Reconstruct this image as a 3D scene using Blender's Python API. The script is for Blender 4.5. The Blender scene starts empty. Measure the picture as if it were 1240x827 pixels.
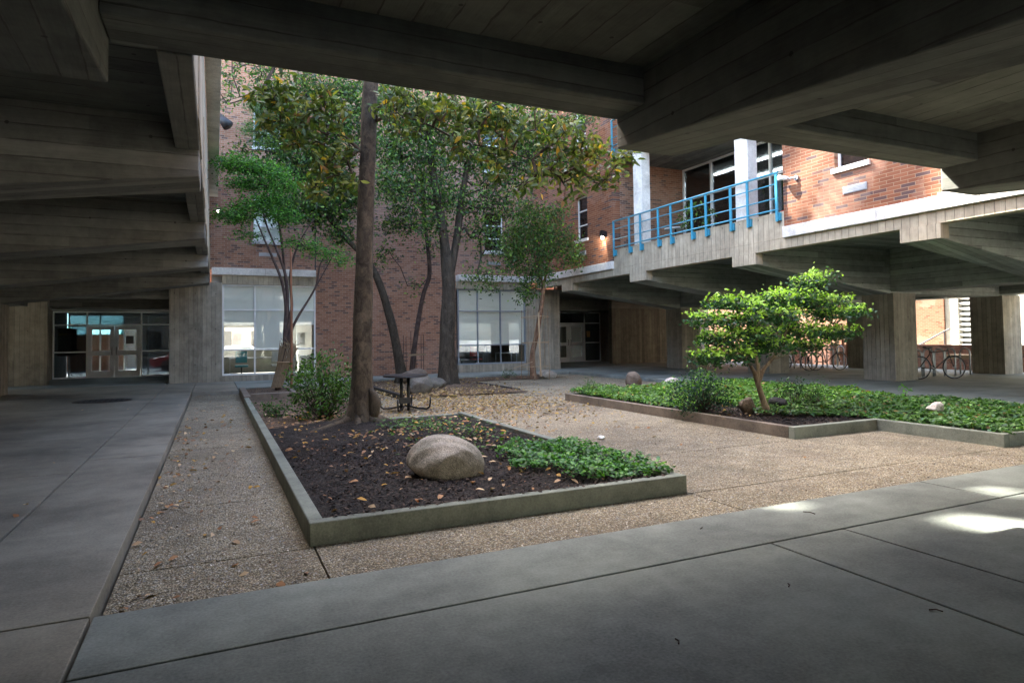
import bpy, math, random
import numpy as np
from mathutils import Vector
sc = bpy.context.scene
COL = sc.collection
rnd = random.Random(7)
NR = np.random.default_rng(11)

# ------------------------------------------------------------------ camera
CF, CYAW, CPIT, CROL, CCY, CCX, EYE = 781.9, .43198, .033665, -.013822, 382.09, 620.0, 1.4
_F = np.array([math.sin(CYAW)*math.cos(CPIT), math.cos(CYAW)*math.cos(CPIT), math.sin(CPIT)])
_R = np.array([math.cos(CYAW), -math.sin(CYAW), 0]); _U = np.cross(_R, _F)
RT = _R*math.cos(CROL)+_U*math.sin(CROL); UP = -_R*math.sin(CROL)+_U*math.cos(CROL)
def ray(x, y): return RT*(x-CCX)/CF+UP*(CCY-y)/CF+_F
def atY(x, y, Y):
    d = ray(x, y); return np.array([0, 0, EYE])+d*(Y/d[1])
def atX(x, y, X):
    d = ray(x, y); return np.array([0, 0, EYE])+d*(X/d[0])
def atZ(x, y, z):
    d = ray(x, y); return np.array([0, 0, EYE])+d*((z-EYE)/d[2])
cam = bpy.data.cameras.new('camera'); camo = bpy.data.objects.new('camera', cam); COL.objects.link(camo)
from mathutils import Matrix
camo.matrix_world = Matrix(((RT[0], UP[0], -_F[0], 0), (RT[1], UP[1], -_F[1], 0), (RT[2], UP[2], -_F[2], EYE), (0, 0, 0, 1)))
cam.sensor_width = 36; cam.lens = CF/1240*36; cam.shift_y = (CCY-413.5)/1240
cam.clip_start = .05; cam.clip_end = 3000
sc.camera = camo

# ------------------------------------------------------------------ node helpers
def mat(name):
    m = bpy.data.materials.new(name); m.use_nodes = True
    nt = m.node_tree; nt.nodes.clear()
    return m, nt, nt.nodes, nt.links
class N:
    """tiny node builder"""
    def __init__(s, name):
        s.m, s.nt, s.n, s.l = mat(name)
        s.out = s.n.new('ShaderNodeOutputMaterial')
        s.pos = s.n.new('ShaderNodeNewGeometry').outputs['Position']
        s.obj = None
    def set(s, sock, v):
        if v is None: return
        if isinstance(v, bpy.types.NodeSocket): s.l.new(v, sock)
        else:
            if hasattr(sock.default_value, '__len__') and not hasattr(v, '__len__'): v = [v]*len(sock.default_value)
            if hasattr(sock.default_value, '__len__') and len(sock.default_value) == 4 and len(v) == 3: v = (*v, 1)
            sock.default_value = v
    def math(s, op, a, b=0.0, clamp=False):
        n = s.n.new('ShaderNodeMath'); n.operation = op; n.use_clamp = clamp
        s.set(n.inputs[0], a); s.set(n.inputs[1], b); return n.outputs[0]
    def dot(s, v, w):
        n = s.n.new('ShaderNodeVectorMath'); n.operation = 'DOT_PRODUCT'; s.set(n.inputs[0], v); s.set(n.inputs[1], w); return n.outputs['Value']
    def vmul(s, v, w):
        n = s.n.new('ShaderNodeVectorMath'); n.operation = 'MULTIPLY'; s.set(n.inputs[0], v); s.set(n.inputs[1], w); return n.outputs[0]
    def comb(s, x, y, z=0.0):
        n = s.n.new('ShaderNodeCombineXYZ'); s.set(n.inputs[0], x); s.set(n.inputs[1], y); s.set(n.inputs[2], z); return n.outputs[0]
    def noise(s, v, scale, detail=4, rough=.6, dist=0):
        n = s.n.new('ShaderNodeTexNoise'); s.set(n.inputs['Vector'], v); n.inputs['Scale'].default_value = scale
        n.inputs['Detail'].default_value = detail; n.inputs['Roughness'].default_value = rough; n.inputs['Distortion'].default_value = dist
        return n.outputs['Fac']
    def white(s, v):
        n = s.n.new('ShaderNodeTexWhiteNoise'); n.noise_dimensions = '3D'; s.set(n.inputs['Vector'], v); return n.outputs['Value']
    def vor(s, v, scale, feature='F1'):
        n = s.n.new('ShaderNodeTexVoronoi'); n.feature = feature; s.set(n.inputs['Vector'], v); n.inputs['Scale'].default_value = scale; return n
    def ramp(s, f, pts):
        n = s.n.new('ShaderNodeValToRGB'); s.set(n.inputs[0], f); e = n.color_ramp.elements
        while len(e) < len(pts): e.new(.5)
        for i, (p, c) in enumerate(pts):
            e[i].position = p; c = (c, c, c) if not hasattr(c, '__len__') else c
            e[i].color = (*c, 1)
        return n.outputs[0]
    def mix(s, f, a, b, mode='MIX'):
        n = s.n.new('ShaderNodeMix'); n.data_type = 'RGBA'; n.blend_type = mode
        s.set(n.inputs[0], f); s.set(n.inputs[6], a); s.set(n.inputs[7], b); return n.outputs[2]
    def bump(s, h, strength=.5, dist=.01, nrm=None):
        n = s.n.new('ShaderNodeBump'); n.inputs['Strength'].default_value = strength; n.inputs['Distance'].default_value = dist
        s.set(n.inputs['Height'], h)
        if nrm is not None: s.l.new(nrm, n.inputs['Normal'])
        return n.outputs[0]
    def bsdf(s, col, rough=.8, nrm=None, spec=.5, metal=0):
        n = s.n.new('ShaderNodeBsdfPrincipled'); s.set(n.inputs['Base Color'], col); s.set(n.inputs['Roughness'], rough)
        n.inputs['Specular IOR Level'].default_value = spec; n.inputs['Metallic'].default_value = metal
        if nrm is not None: s.l.new(nrm, n.inputs['Normal'])
        s.l.new(n.outputs[0], s.out.inputs[0]); return n

def simple(name, col, rough=.6, spec=.5, metal=0, var=.25, scale=6, bumpd=0):
    g = N(name); tc = g.n.new('ShaderNodeTexCoord').outputs['Object']
    f = g.noise(tc, scale, 5)
    c = g.mix(f, tuple(x*(1-var) for x in col), tuple(min(1, x*(1+var)) for x in col))
    nrm = g.bump(g.noise(tc, scale*8, 4), .4, bumpd) if bumpd else None
    g.bsdf(c, rough, nrm, spec, metal); return g.m

def boards(name, along, across, w=.15, base=(.30, .275, .235), dark=(.13, .115, .10), seglen=2.4, line=.5, stain=.5, tw=.20):
    """board-formed concrete: planks run along one direction"""
    g = N(name)
    a = g.dot(g.pos, along); c = g.dot(g.pos, across)
    # wavy plank widths
    cw = g.math('DIVIDE', c, w)
    row = g.math('FLOOR', cw)
    off = g.math('MULTIPLY', g.white(g.comb(row, 3.1, 7.7)), seglen)
    seg = g.math('FLOOR', g.math('DIVIDE', g.math('ADD', a, off), seglen))
    tone = g.white(g.comb(row, seg, 1.3))
    fr = g.math('FRACT', cw)
    edge = g.math('MINIMUM', fr, g.math('SUBTRACT', 1.0, fr))
    jit = g.noise(g.comb(g.math('MULTIPLY', a, 1.5), g.math('MULTIPLY', row, 5.3)), 1.5, 3)
    lw = g.math('MULTIPLY', g.math('SUBTRACT', jit, .44), .34)          # gap width comes and goes
    gap = g.math('LESS_THAN', edge, lw)
    fine = g.math('LESS_THAN', edge, .035)
    grain = g.noise(g.comb(g.math('MULTIPLY', a, 2.0), g.math('MULTIPLY', c, 55.0)), 1.0, 5, .7)
    cloud = g.noise(g.pos, .55, 5, .6)
    fa = g.math('SUBTRACT', g.math('FRACT', g.math('DIVIDE', a, 1.22)), .5); fc = g.math('SUBTRACT', g.math('FRACT', g.math('DIVIDE', c, .64)), .5)
    hd = g.math('ADD', g.math('POWER', g.math('MULTIPLY', g.math('ABSOLUTE', fa), 1.22), 2.0), g.math('POWER', g.math('MULTIPLY', g.math('ABSOLUTE', fc), .64), 2.0))
    hole = g.math('LESS_THAN', hd, .00032)
    leak = g.ramp(g.noise(g.comb(g.math('MULTIPLY', a, .35), g.math('MULTIPLY', c, 3.2)), 1.2, 5, .65), [(.56, 0.0), (.70, 1.0)])
    blot = g.noise(g.pos, 4.0, 6, .7)
    v = g.math('ADD', g.math('ADD', g.math('MULTIPLY', tone, tw), (.20-tw)/2), g.math('ADD', g.math('MULTIPLY', grain, .26), g.math('ADD', g.math('MULTIPLY', cloud, stain), g.math('MULTIPLY', blot, .45))))
    colr = g.ramp(v, [(.48, tuple(x*.5 for x in base)), (.70, base), (.92, tuple(min(1, x*1.5) for x in base))])
    colr = g.mix(g.math('MULTIPLY', leak, .45), colr, tuple(min(1, x*1.75) for x in base))
    colr = g.mix(g.math('MULTIPLY', fine, .35), colr, dark)
    colr = g.mix(g.math('MULTIPLY', hole, .7), colr, tuple(x*.3 for x in dark))
    colr = g.mix(g.math('MULTIPLY', gap, line), colr, tuple(x*.4 for x in dark))
    h = g.math('SUBTRACT', g.math('ADD', g.math('MULTIPLY', grain, .25), g.math('MULTIPLY', tone, .5)), g.math('ADD', g.math('MULTIPLY', gap, 1.2), g.math('MULTIPLY', fine, .4)))
    g.bsdf(colr, .88, g.bump(h, .8, .012), .3)
    return g.m
X_, Y_, Z_ = (1, 0, 0), (0, 1, 0), (0, 0, 1)
M = {}
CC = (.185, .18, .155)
CN = (.145, .147, .128)  # same concrete, near wing's shade put into the colour
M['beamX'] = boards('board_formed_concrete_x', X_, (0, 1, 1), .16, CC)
CR = (.28, .29, .25)  # same concrete, colour raised to brighten the right wing's undersides
M['rightX'] = boards('brightened_board_concrete_x', X_, (0, 1, 1), .16, CR); M['rightY'] = boards('brightened_board_concrete_y', Y_, (1, 0, 1), .16, CR); M['rslabX'] = boards('brightened_ceiling_boards_x', X_, Y_, .27, (.23, .235, .2), seglen=3.1, line=.7)  # right-wing beams and ceiling carry their extra light in the colour
M['nearX'] = boards('shaded_board_concrete_x', X_, (0, 1, 1), .16, CN); M['nearY'] = boards('shaded_board_concrete_y', Y_, (1, 0, 1), .16, CN)
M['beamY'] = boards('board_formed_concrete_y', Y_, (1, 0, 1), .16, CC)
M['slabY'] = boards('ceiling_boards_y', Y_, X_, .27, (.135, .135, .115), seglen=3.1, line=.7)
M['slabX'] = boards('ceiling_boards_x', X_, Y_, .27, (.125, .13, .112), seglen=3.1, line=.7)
M['vert'] = boards('board_formed_concrete_upright', Z_, (1, 1, 0), .14, (.33, .295, .23), seglen=9, stain=.4, line=.35, tw=.12)
M['fascia'] = boards('fascia_concrete_upright', Z_, (1, 1, 0), .17, (.40, .345, .25), seglen=9, stain=.45, line=.3, tw=.07)
M['vertwood'] = boards('brown_board_wall', Z_, (1, 1, 0), .16, (.185, .17, .13), (.06, .05, .04), seglen=9, stain=.3, line=.6)

def concrete(name, base, stain=.5, rough=.75, sc_=1.0, bl=.2, spots=True, bmp=.004):
    g = N(name)
    a = g.noise(g.pos, .7*sc_, 6, .62); b = g.noise(g.pos, 5*sc_, 6, .7); c = g.noise(g.pos, 60, 3, .6)
    st = g.noise(g.vmul(g.pos, (.35, 1.6, 1)), 1.1, 5, .6)
    v = g.math('ADD', g.math('MULTIPLY', a, stain), g.math('ADD', g.math('MULTIPLY', b, .3), g.math('ADD', g.math('MULTIPLY', c, .34), g.math('MULTIPLY', st, .25))))
    col = g.ramp(v, [(.5*(stain+.89)-.17, tuple(x*.55 for x in base)), (.5*(stain+.89), base), (.5*(stain+.89)+.17, tuple(min(1, x*1.45) for x in base))])
    if spots:
        vo = g.vor(g.pos, 3.4); d = g.math('LESS_THAN', vo.outputs['Distance'], g.math('MULTIPLY', g.math('POWER', g.white(vo.outputs['Position']), 2.0), .075))
        col = g.mix(g.math('MULTIPLY', d, .55), col, tuple(x*.4 for x in base))
    g.bsdf(col, g.math('ADD', rough-.1, g.math('MULTIPLY', a, .2)), g.bump(g.math('ADD', b, g.math('MULTIPLY', c, .6)), .5, bmp), .35)
    return g.m
M['paving'] = concrete('walkway_concrete', (.19, .207, .182), stain=.75)
M['kerb'] = concrete('kerb_concrete', (.175, .185, .145), stain=.7, sc_=2.2, spots=False)
M['ledge'] = concrete('pale_ledge_concrete', (.60, .58, .53), stain=.5, sc_=1.5, spots=False)
M['dark_kerb'] = concrete('weathered_timber_kerb', (.17, .135, .10), stain=.7, sc_=3, spots=False)
M['exterior'] = concrete('exterior_ground', (.42, .41, .38))

def brick(name, ucoord, c_lo=(.055, .035, .035), c_mid=(.25, .085, .05), c_hi=(.36, .15, .085), mortar=(.34, .27, .22), w=.21, h=.072, tint=None):
    g = N(name)
    u = g.dot(g.pos, ucoord); z = g.dot(g.pos, Z_)
    v = g.comb(u, z)
    b = g.n.new('ShaderNodeTexBrick'); g.l.new(v, b.inputs['Vector'])
    b.inputs['Color1'].default_value = (0, 0, 0, 1); b.inputs['Color2'].default_value = (1, 1, 1, 1); b.inputs['Mortar'].default_value = (.5, .5, .5, 1)
    b.inputs['Scale'].default_value = 1; b.inputs['Brick Width'].default_value = w; b.inputs['Row Height'].default_value = h
    b.inputs['Mortar Size'].default_value = .006; b.inputs['Mortar Smooth'].default_value = .1; b.inputs['Bias'].default_value = 0
    t = g.ramp(b.outputs['Color'], [(0, c_lo), (.10, c_lo), (.16, c_mid), (.55, tuple((p+q)/2 for p, q in zip(c_mid, c_hi))), (.95, c_hi)])
    n1 = g.noise(g.pos, .6, 5); n2 = g.noise(g.pos, 30, 4)
    t = g.mix(g.math('MULTIPLY', n2, .35), t, tuple(x*.55 for x in c_mid))
    t = g.mix(g.math('MULTIPLY', g.math('GREATER_THAN', n1, .53), .10), t, (.45, .38, .33))
    col = g.mix(b.outputs['Fac'], t, mortar)
    col = g.mix(.5, col, g.mix(n1, (.75, .75, .78), (1.2, 1.18, 1.15)), 'MULTIPLY')
    hgt = g.math('SUBTRACT', g.math('MULTIPLY', n2, .3), b.outputs['Fac'])
    g.bsdf(col, .85, g.bump(hgt, .7, .008), .25)
    return g.m
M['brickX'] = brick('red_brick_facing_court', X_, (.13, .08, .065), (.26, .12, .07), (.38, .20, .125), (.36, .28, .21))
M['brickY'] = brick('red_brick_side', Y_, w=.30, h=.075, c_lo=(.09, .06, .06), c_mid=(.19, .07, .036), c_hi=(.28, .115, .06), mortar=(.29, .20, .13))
M['brickW'] = brick('orange_brick_far', Y_, (.10, .045, .02), (.15, .07, .035), (.19, .09, .048), (.16, .11, .08))
M['paint_cream'] = concrete('cream_painted_wall', (.36, .345, .29), stain=.2, spots=False)

def gravel():
    g = N('exposed_aggregate')
    v1 = g.vor(g.pos, 72); v2 = g.vor(g.pos, 34)
    t = g.white(v1.outputs['Position']); t2 = g.white(v2.outputs['Position'])
    big = g.noise(g.pos, .45, 5, .6); mid = g.noise(g.pos, 3.2, 5, .65)
    col = g.ramp(t, [(0, (.13, .105, .07)), (.25, (.30, .24, .145)), (.5, (.50, .40, .25)), (.72, (.60, .50, .33)), (.88, (.42, .40, .34)), (1, (.78, .73, .60))])
    c2 = g.ramp(t2, [(0, (.28, .20, .11)), (.5, (.50, .40, .23)), (1, (.70, .63, .47))])
    col = g.mix(.3, col, c2)
    edge = g.ramp(v1.outputs['Distance'], [(.22, 1.08), (.62, .42)])
    col = g.mix(1.0, col, edge, 'MULTIPLY')
    col = g.mix(1.0, col, g.ramp(g.math('ADD', g.math('MULTIPLY', big, .6), g.math('MULTIPLY', mid, .4)), [(.38, .62), (.55, 1.0), (.68, 1.15)]), 'MULTIPLY')
    dirt = g.ramp(g.noise(g.pos, 1.1, 6, .7), [(.52, 0.0), (.66, 1.0)])
    col = g.mix(g.math('MULTIPLY', dirt, .35), col, (.12, .09, .065))
    h = g.math('SUBTRACT', 1.0, v1.outputs['Distance'])
    g.bsdf(col, .8, g.bump(g.math('ADD', h, g.math('MULTIPLY', t, .5)), 1.0, .012), .35)
    return g.m
M['gravel'] = gravel()
def soil(name, a=(.028, .019, .014), b=(.075, .05, .036)):
    g = N(name)
    v = g.vor(g.vmul(g.pos, (1, 1.6, 1)), 45); t = g.white(v.outputs['Position']); m_ = g.noise(g.pos, 2.0, 6, .7)
    col = g.ramp(t, [(0, a), (.6, b), (.93, tuple(x*1.6 for x in b)), (1, tuple(x*3.2 for x in b))])
    col = g.mix(1, col, g.ramp(m_, [(.35, .6), (.6, 1.25)]), 'MULTIPLY')
    g.bsdf(col, .95, g.bump(g.math('ADD', t, g.math('MULTIPLY', g.noise(g.pos, 25, 5), 2.)), 1, .02), .2)
    return g.m
M['soil'] = soil('dark_bark_mulch', (.012, .010, .009), (.028, .023, .019))
M['soil2'] = soil('dry_mulch', (.05, .035, .024), (.13, .09, .06))

def bark(name, base, dark, sx=9, sz=2.2):
    g = N(name); tc = g.pos
    n1 = g.noise(g.vmul(tc, (sx, sx, sz)), 1.6, 7, .7, .6); n2 = g.noise(tc, 3, 5)
    lich = g.ramp(g.noise(tc, 5.5, 6, .7), [(.54, 0.0), (.62, 1.0)])
    col = g.ramp(n1, [(.35, dark), (.6, base), (.75, tuple(x*1.4 for x in base))])
    col = g.mix(g.math('MULTIPLY', lich, .35), col, tuple(min(1, x*1.9) for x in base))
    col = g.mix(.5, col, g.mix(n2, (.6, .6, .6), (1.4, 1.35, 1.25)), 'MULTIPLY')
    g.bsdf(col, .9, g.bump(n1, .9, .03), .2); return g.m
M['bark'] = bark('grey_brown_bark', (.15, .115, .08), (.05, .036, .025))
M['bark_pale'] = bark('pale_mottled_bark', (.10, .08, .056), (.034, .027, .02), 5, 3)
M['bark_dark'] = bark('dark_bark', (.085, .06, .05), (.03, .02, .018))
M['bark_green'] = bark('grey_green_bark', (.060, .048, .034), (.022, .018, .013))
def leafmat(name, gloss=.35, trans=.35):
    g = N(name); at = g.n.new('ShaderNodeAttribute'); at.attribute_name = 'Col'
    p = g.n.new('ShaderNodeBsdfPrincipled'); g.l.new(at.outputs['Color'], p.inputs['Base Color']); p.inputs['Roughness'].default_value = gloss
    p.inputs['Specular IOR Level'].default_value = .5
    t = g.n.new('ShaderNodeBsdfTranslucent'); tm = g.mix(1, at.outputs['Color'], (1.5, 1.7, .7), 'MULTIPLY'); g.l.new(tm, t.inputs['Color'])
    p.inputs['Specular IOR Level'].default_value = .32
    mx = g.n.new('ShaderNodeMixShader'); mx.inputs[0].default_value = trans
    g.l.new(p.outputs[0], mx.inputs[1]); g.l.new(t.outputs[0], mx.inputs[2]); g.l.new(mx.outputs[0], g.out.inputs[0]); return g.m
M['leaf'] = leafmat('leaf_glossy', .45, .3)
M['leaf_soft'] = leafmat('leaf_soft', .5, .4)
M['leaf_dry'] = leafmat('leaf_dry', .7, .12)
M['chips'] = leafmat('bark_chips', .9, .0)
def glass(name, tint=(.92, .95, .95), refl=.05):
    g = N(name); tr = g.n.new('ShaderNodeBsdfTransparent'); tr.inputs[0].default_value = (*tint, 1)
    gl = g.n.new('ShaderNodeBsdfGlossy'); gl.inputs['Roughness'].default_value = .01; gl.inputs['Color'].default_value = (.9, .95, 1, 1)
    lw = g.n.new('ShaderNodeLayerWeight'); lw.inputs[0].default_value = .35
    f = g.math('ADD', g.math('MULTIPLY', lw.outputs['Fresnel'], .45), refl, True)
    mx = g.n.new('ShaderNodeMixShader'); g.l.new(f, mx.inputs[0]); g.l.new(tr.outputs[0], mx.inputs[1]); g.l.new(gl.outputs[0], mx.inputs[2])
    g.l.new(mx.outputs[0], g.out.inputs[0]); return g.m
M['glass'] = glass('window_glass', (.96, .98, .97), .015)
M['glass_dark'] = glass('dark_window_glass', (.35, .38, .4), .06)
M['alu'] = simple('painted_aluminium', (.8, .81, .8), .35, .6, .2, .12, 4)
M['white_frame'] = simple('white_window_frame', (.75, .75, .72), .45, .5, 0, .1, 5)
M['door_frame'] = simple('pale_door_paint', (.78, .81, .84), .45, .5, 0, .12, 4)
M['blind'] = simple('white_roller_blind', (.9, .88, .80), .85, .2, 0, .05, 2)
M['black'] = simple('black_coated_steel', (.012, .012, .014), .4, .5, 0, .4, 12)
M['dark_metal'] = simple('dark_metal', (.04, .04, .042), .5, .5, .3, .3, 12)
M['steel'] = simple('galvanised_steel', (.42, .44, .46), .45, .5, .6, .25, 12)
M['blue_paint'] = simple('bright_blue_paint', (.04, .25, .36), .4, .5, 0, .18, 6)
M['rubber'] = simple('tyre_rubber', (.015, .015, .015), .8, .3)
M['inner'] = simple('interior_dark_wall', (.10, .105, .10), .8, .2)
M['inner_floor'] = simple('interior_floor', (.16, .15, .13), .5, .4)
M['stake'] = simple('pale_timber_stake', (.42, .30, .18), .8, .2, 0, .25, 14, .002)
M['stake_red'] = simple('reddish_timber_stake', (.22, .10, .055), .8, .2, 0, .3, 14, .002)
M['stave'] = simple('dry_reed_staves', (.24, .17, .10), .85, .2, 0, .5, 9, .004)
M['red'] = simple('red_fabric', (.45, .03, .02), .7); M['teal'] = simple('teal_plastic', (.03, .25, .28), .5)
M['yellow'] = simple('yellow_card', (.7, .5, .03), .6); M['grey'] = simple('grey_plastic', (.3, .3, .3), .6)
M['paper'] = simple('paper_white', (.7, .7, .66), .8, .2); M['desk'] = simple('pale_desk_top', (.55, .55, .52), .5)
M['red_car'] = simple('red_car_paint', (.35, .01, .01), .25); M['white_car'] = simple('white_car_paint', (.7, .72, .74), .25)
M['roof_teal'] = simple('teal_metal_roof', (.03, .30, .32), .4, .5, .3); M['tile'] = simple('clay_roof_tiles', (.42, .26, .18), .8)
def stone(name, a, b, scale=5):
    g = N(name); tc = g.n.new('ShaderNodeTexCoord').outputs['Object']
    n1 = g.noise(tc, scale, 8, .7); n2 = g.noise(tc, scale*9, 5, .7); v = g.vor(tc, 140); sp = g.white(v.outputs['Position'])
    col = g.ramp(n1, [(.35, a), (.65, b)])
    col = g.mix(1, col, g.ramp(sp, [(0, .6), (.5, 1.), (1, 1.4)]), 'MULTIPLY')
    moss = g.ramp(g.noise(tc, 3.1, 6, .75), [(.5, 0.), (.62, 1.)])
    col = g.mix(g.math('MULTIPLY', moss, .45), col, (.11, .11, .07))
    g.bsdf(col, .85, g.bump(g.math('ADD', n1, g.math('MULTIPLY', n2, .5)), .8, .02), .3); return g.m
M['stone_tan'] = stone('tan_granite', (.20, .18, .14), (.42, .36, .29))
M['stone_brown'] = stone('brown_fieldstone', (.10, .075, .055), (.2, .15, .11))
M['stone_grey'] = stone('grey_fieldstone', (.08, .072, .06), (.17, .15, .12))
M['stone_black'] = stone('black_stone', (.012, .012, .014), (.03, .03, .035))
M['stone_white'] = stone('pale_stone', (.45, .38, .32), (.7, .6, .52))
def emit(name, col, s):
    g = N(name); e = g.n.new('ShaderNodeEmission'); e.inputs[0].default_value = (*col, 1); e.inputs[1].default_value = s
    g.l.new(e.outputs[0], g.out.inputs[0]); return g.m
M['lamp_on'] = emit('lit_lamp_glass', (1, .93, .8), 6)
M['tube_on'] = emit('lit_strip_lamp', (1, .96, .9), 5)

# ------------------------------------------------------------------ mesh helpers
def tag(o, label=None, cat=None, group=None, kind=None):
    if label: o['label'] = label
    if cat: o['category'] = cat
    if group: o['group'] = group
    if kind: o['kind'] = kind
    return o
def empty(name, loc, label, cat, group=None, rz=0):
    o = bpy.data.objects.new(name, None); COL.objects.link(o); o.location = loc; o.rotation_euler = (0, 0, rz)
    o.empty_display_size = .2
    return tag(o, label, cat, group)
class MB:
    def __init__(s): s.v = []; s.f = []; s.sm = False
    def add(s, vs, fs):
        k = len(s.v); s.v += [tuple(p) for p in vs]; s.f += [tuple(i+k for i in f) for f in fs]; return s
    def box(s, x0, x1, y0, y1, z0, z1):
        vs = [(x, y, z) for z in (z0, z1) for (x, y) in ((x0, y0), (x1, y0), (x1, y1), (x0, y1))]
        return s.add(vs, [(3, 2, 1, 0), (4, 5, 6, 7), (0, 1, 5, 4), (1, 2, 6, 5), (2, 3, 7, 6), (3, 0, 4, 7)])
    def obox(s, c, ax, ay, az):
        c = np.array(c, float); ax, ay, az = (np.array(q, float)/2 for q in (ax, ay, az))
        vs = [c+i*ax+j*ay+k*az for k in (-1, 1) for (i, j) in ((-1, -1), (1, -1), (1, 1), (-1, 1))]
        return s.add(vs, [(3, 2, 1, 0), (4, 5, 6, 7), (0, 1, 5, 4), (1, 2, 6, 5), (2, 3, 7, 6), (3, 0, 4, 7)])
    def prism(s, poly, ext):
        """poly: list of 3d points, ext: extrusion vector"""
        n = len(poly); e = np.array(ext, float)
        vs = [np.array(p, float) for p in poly]+[np.array(p, float)+e for p in poly]
        return s.add(vs, [tuple(range(n))[::-1], tuple(range(n, 2*n))]+[(i, (i+1) % n, n+(i+1) % n, n+i) for i in range(n)])
    def tube(s, pts, r, n=8, cap=True):
        pts = [np.array(p, float) for p in pts]; rs = r if hasattr(r, '__len__') else [r]*len(pts)
        rings = []; prev = None
        for i, p in enumerate(pts):
            t = pts[min(i+1, len(pts)-1)]-pts[max(i-1, 0)]; t = t/(np.linalg.norm(t)+1e-9)
            if prev is None:
                a = np.array([0, 0, 1.]) if abs(t[2]) < .9 else np.array([1., 0, 0])
            else: a = prev
            u = a-t*a.dot(t); u /= np.linalg.norm(u)+1e-9; w = np.cross(t, u); prev = u
            rings.append([p+rs[i]*(math.cos(2*math.pi*k/n)*u+math.sin(2*math.pi*k/n)*w) for k in range(n)])
        vs = [q for r_ in rings for q in r_]; fs = []
        for i in range(len(pts)-1):
            for k in range(n): fs.append((i*n+k, i*n+(k+1) % n, (i+1)*n+(k+1) % n, (i+1)*n+k))
        if cap: fs += [tuple(range(n))[::-1], tuple((len(pts)-1)*n+k for k in range(n))]
        return s.add(vs, fs)
    def torus(s, c, axis, R, r, n=28, m=8):
        c = np.array(c, float); ax = np.array(axis, float); ax /= np.linalg.norm(ax)
        u = np.cross(ax, [0, 0, 1.]) if abs(ax[2]) < .9 else np.array([1., 0, 0]); u /= np.linalg.norm(u); w = np.cross(ax, u)
        vs = []; fs = []
        for i in range(n):
            a = 2*math.pi*i/n; d = math.cos(a)*u+math.sin(a)*w
            for j in range(m):
                b = 2*math.pi*j/m; vs.append(c+d*(R+r*math.cos(b))+ax*r*math.sin(b))
        for i in range(n):
            for j in range(m): fs.append((i*m+j, ((i+1) % n)*m+j, ((i+1) % n)*m+(j+1) % m, i*m+(j+1) % m))
        return s.add(vs, fs)
    def disc(s, c, r, h, n=36):
        c = np.array(c, float)
        return s.prism([c+[r*math.cos(2*math.pi*k/n), r*math.sin(2*math.pi*k/n), 0] for k in range(n)], (0, 0, h))
    def build(s, name, m, parent=None, bevel=0, smooth=False, local=False):
        me = bpy.data.meshes.new(name); v = np.array(s.v, float)
        o = bpy.data.objects.new(name, me); COL.objects.link(o)
        if parent is not None:
            o.parent = parent
            if not local:
                w = Vector((0, 0, 0)); p = parent
                while p is not None: w += Vector(p.location); p = p.parent
                v = v-np.array(w)
        elif not local:
            base = np.array([(v[:, 0].min()+v[:, 0].max())/2, (v[:, 1].min()+v[:, 1].max())/2, v[:, 2].min()])
            v = v-base; o.location = base
        me.from_pydata([tuple(p) for p in v], [], s.f); me.materials.append(m)
        if smooth or s.sm: me.polygons.foreach_set('use_smooth', [True]*len(me.polygons))
        if bevel:
            b = o.modifiers.new('bevel', 'BEVEL'); b.width = bevel; b.segments = 2; b.limit_method = 'ANGLE'
        return o
def B(*a): return MB().box(*a)
def leafmesh(name, base, axis, nrm, L, W, cols, m, parent=None, bend=.25, fold=.2):
    """many leaves in one mesh: six corners each, arched along the length"""
    n = len(base); axis = axis/np.linalg.norm(axis, axis=1)[:, None]
    side = np.cross(nrm, axis); side /= np.linalg.norm(side, axis=1)[:, None]+1e-9; nn = np.cross(axis, side)
    L = np.broadcast_to(L, n)[:, None]; W = np.broadcast_to(W, n)[:, None]
    P = [base, base+axis*L*.33+side*W*.5+nn*L*fold*.25, base+axis*L*.33-side*W*.5+nn*L*fold*.25,
         base+axis*L*.70+side*W*.42-nn*L*bend*.25, base+axis*L*.70-side*W*.42-nn*L*bend*.25, base+axis*L-nn*L*bend]
    V = np.stack(P, 1).reshape(-1, 3)
    off = np.zeros(3)
    me = bpy.data.meshes.new(name); o = bpy.data.objects.new(name, me); COL.objects.link(o)
    if parent is not None:
        o.parent = parent; w = Vector((0, 0, 0)); p = parent
        while p is not None: w += Vector(p.location); p = p.parent
        off = np.array(w)
    else:
        off = np.array([V[:, 0].mean(), V[:, 1].mean(), V[:, 2].min()]); o.location = off
    V = V-off
    me.vertices.add(len(V)); me.vertices.foreach_set('co', V.ravel())
    loops = np.array([0, 2, 1, 1, 2, 4, 3, 3, 4, 5]); lt = (np.arange(n)[:, None]*6+loops[None]).ravel()
    me.loops.add(len(lt)); me.loops.foreach_set('vertex_index', lt)
    starts = (np.arange(n)[:, None]*10+np.array([0, 3, 7])[None]).ravel()
    me.polygons.add(len(starts)); me.polygons.foreach_set('loop_start', starts)
    me.polygons.foreach_set('loop_total', np.tile([3, 4, 3], n))
    me.update(calc_edges=True); me.validate()
    ca = me.color_attributes.new('Col', 'FLOAT_COLOR', 'POINT')
    cc = np.ones((n, 6, 4)); cc[:, :, :3] = cols[:, None, :]
    ca.data.foreach_set('color', cc.ravel()); me.materials.append(m)
    me.polygons.foreach_set('use_smooth', [True]*len(me.polygons))
    return o
def unit(v): return v/(np.linalg.norm(v, axis=-1, keepdims=True)+1e-9)
def rdir(n): return unit(NR.normal(size=(n, 3)))
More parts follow.
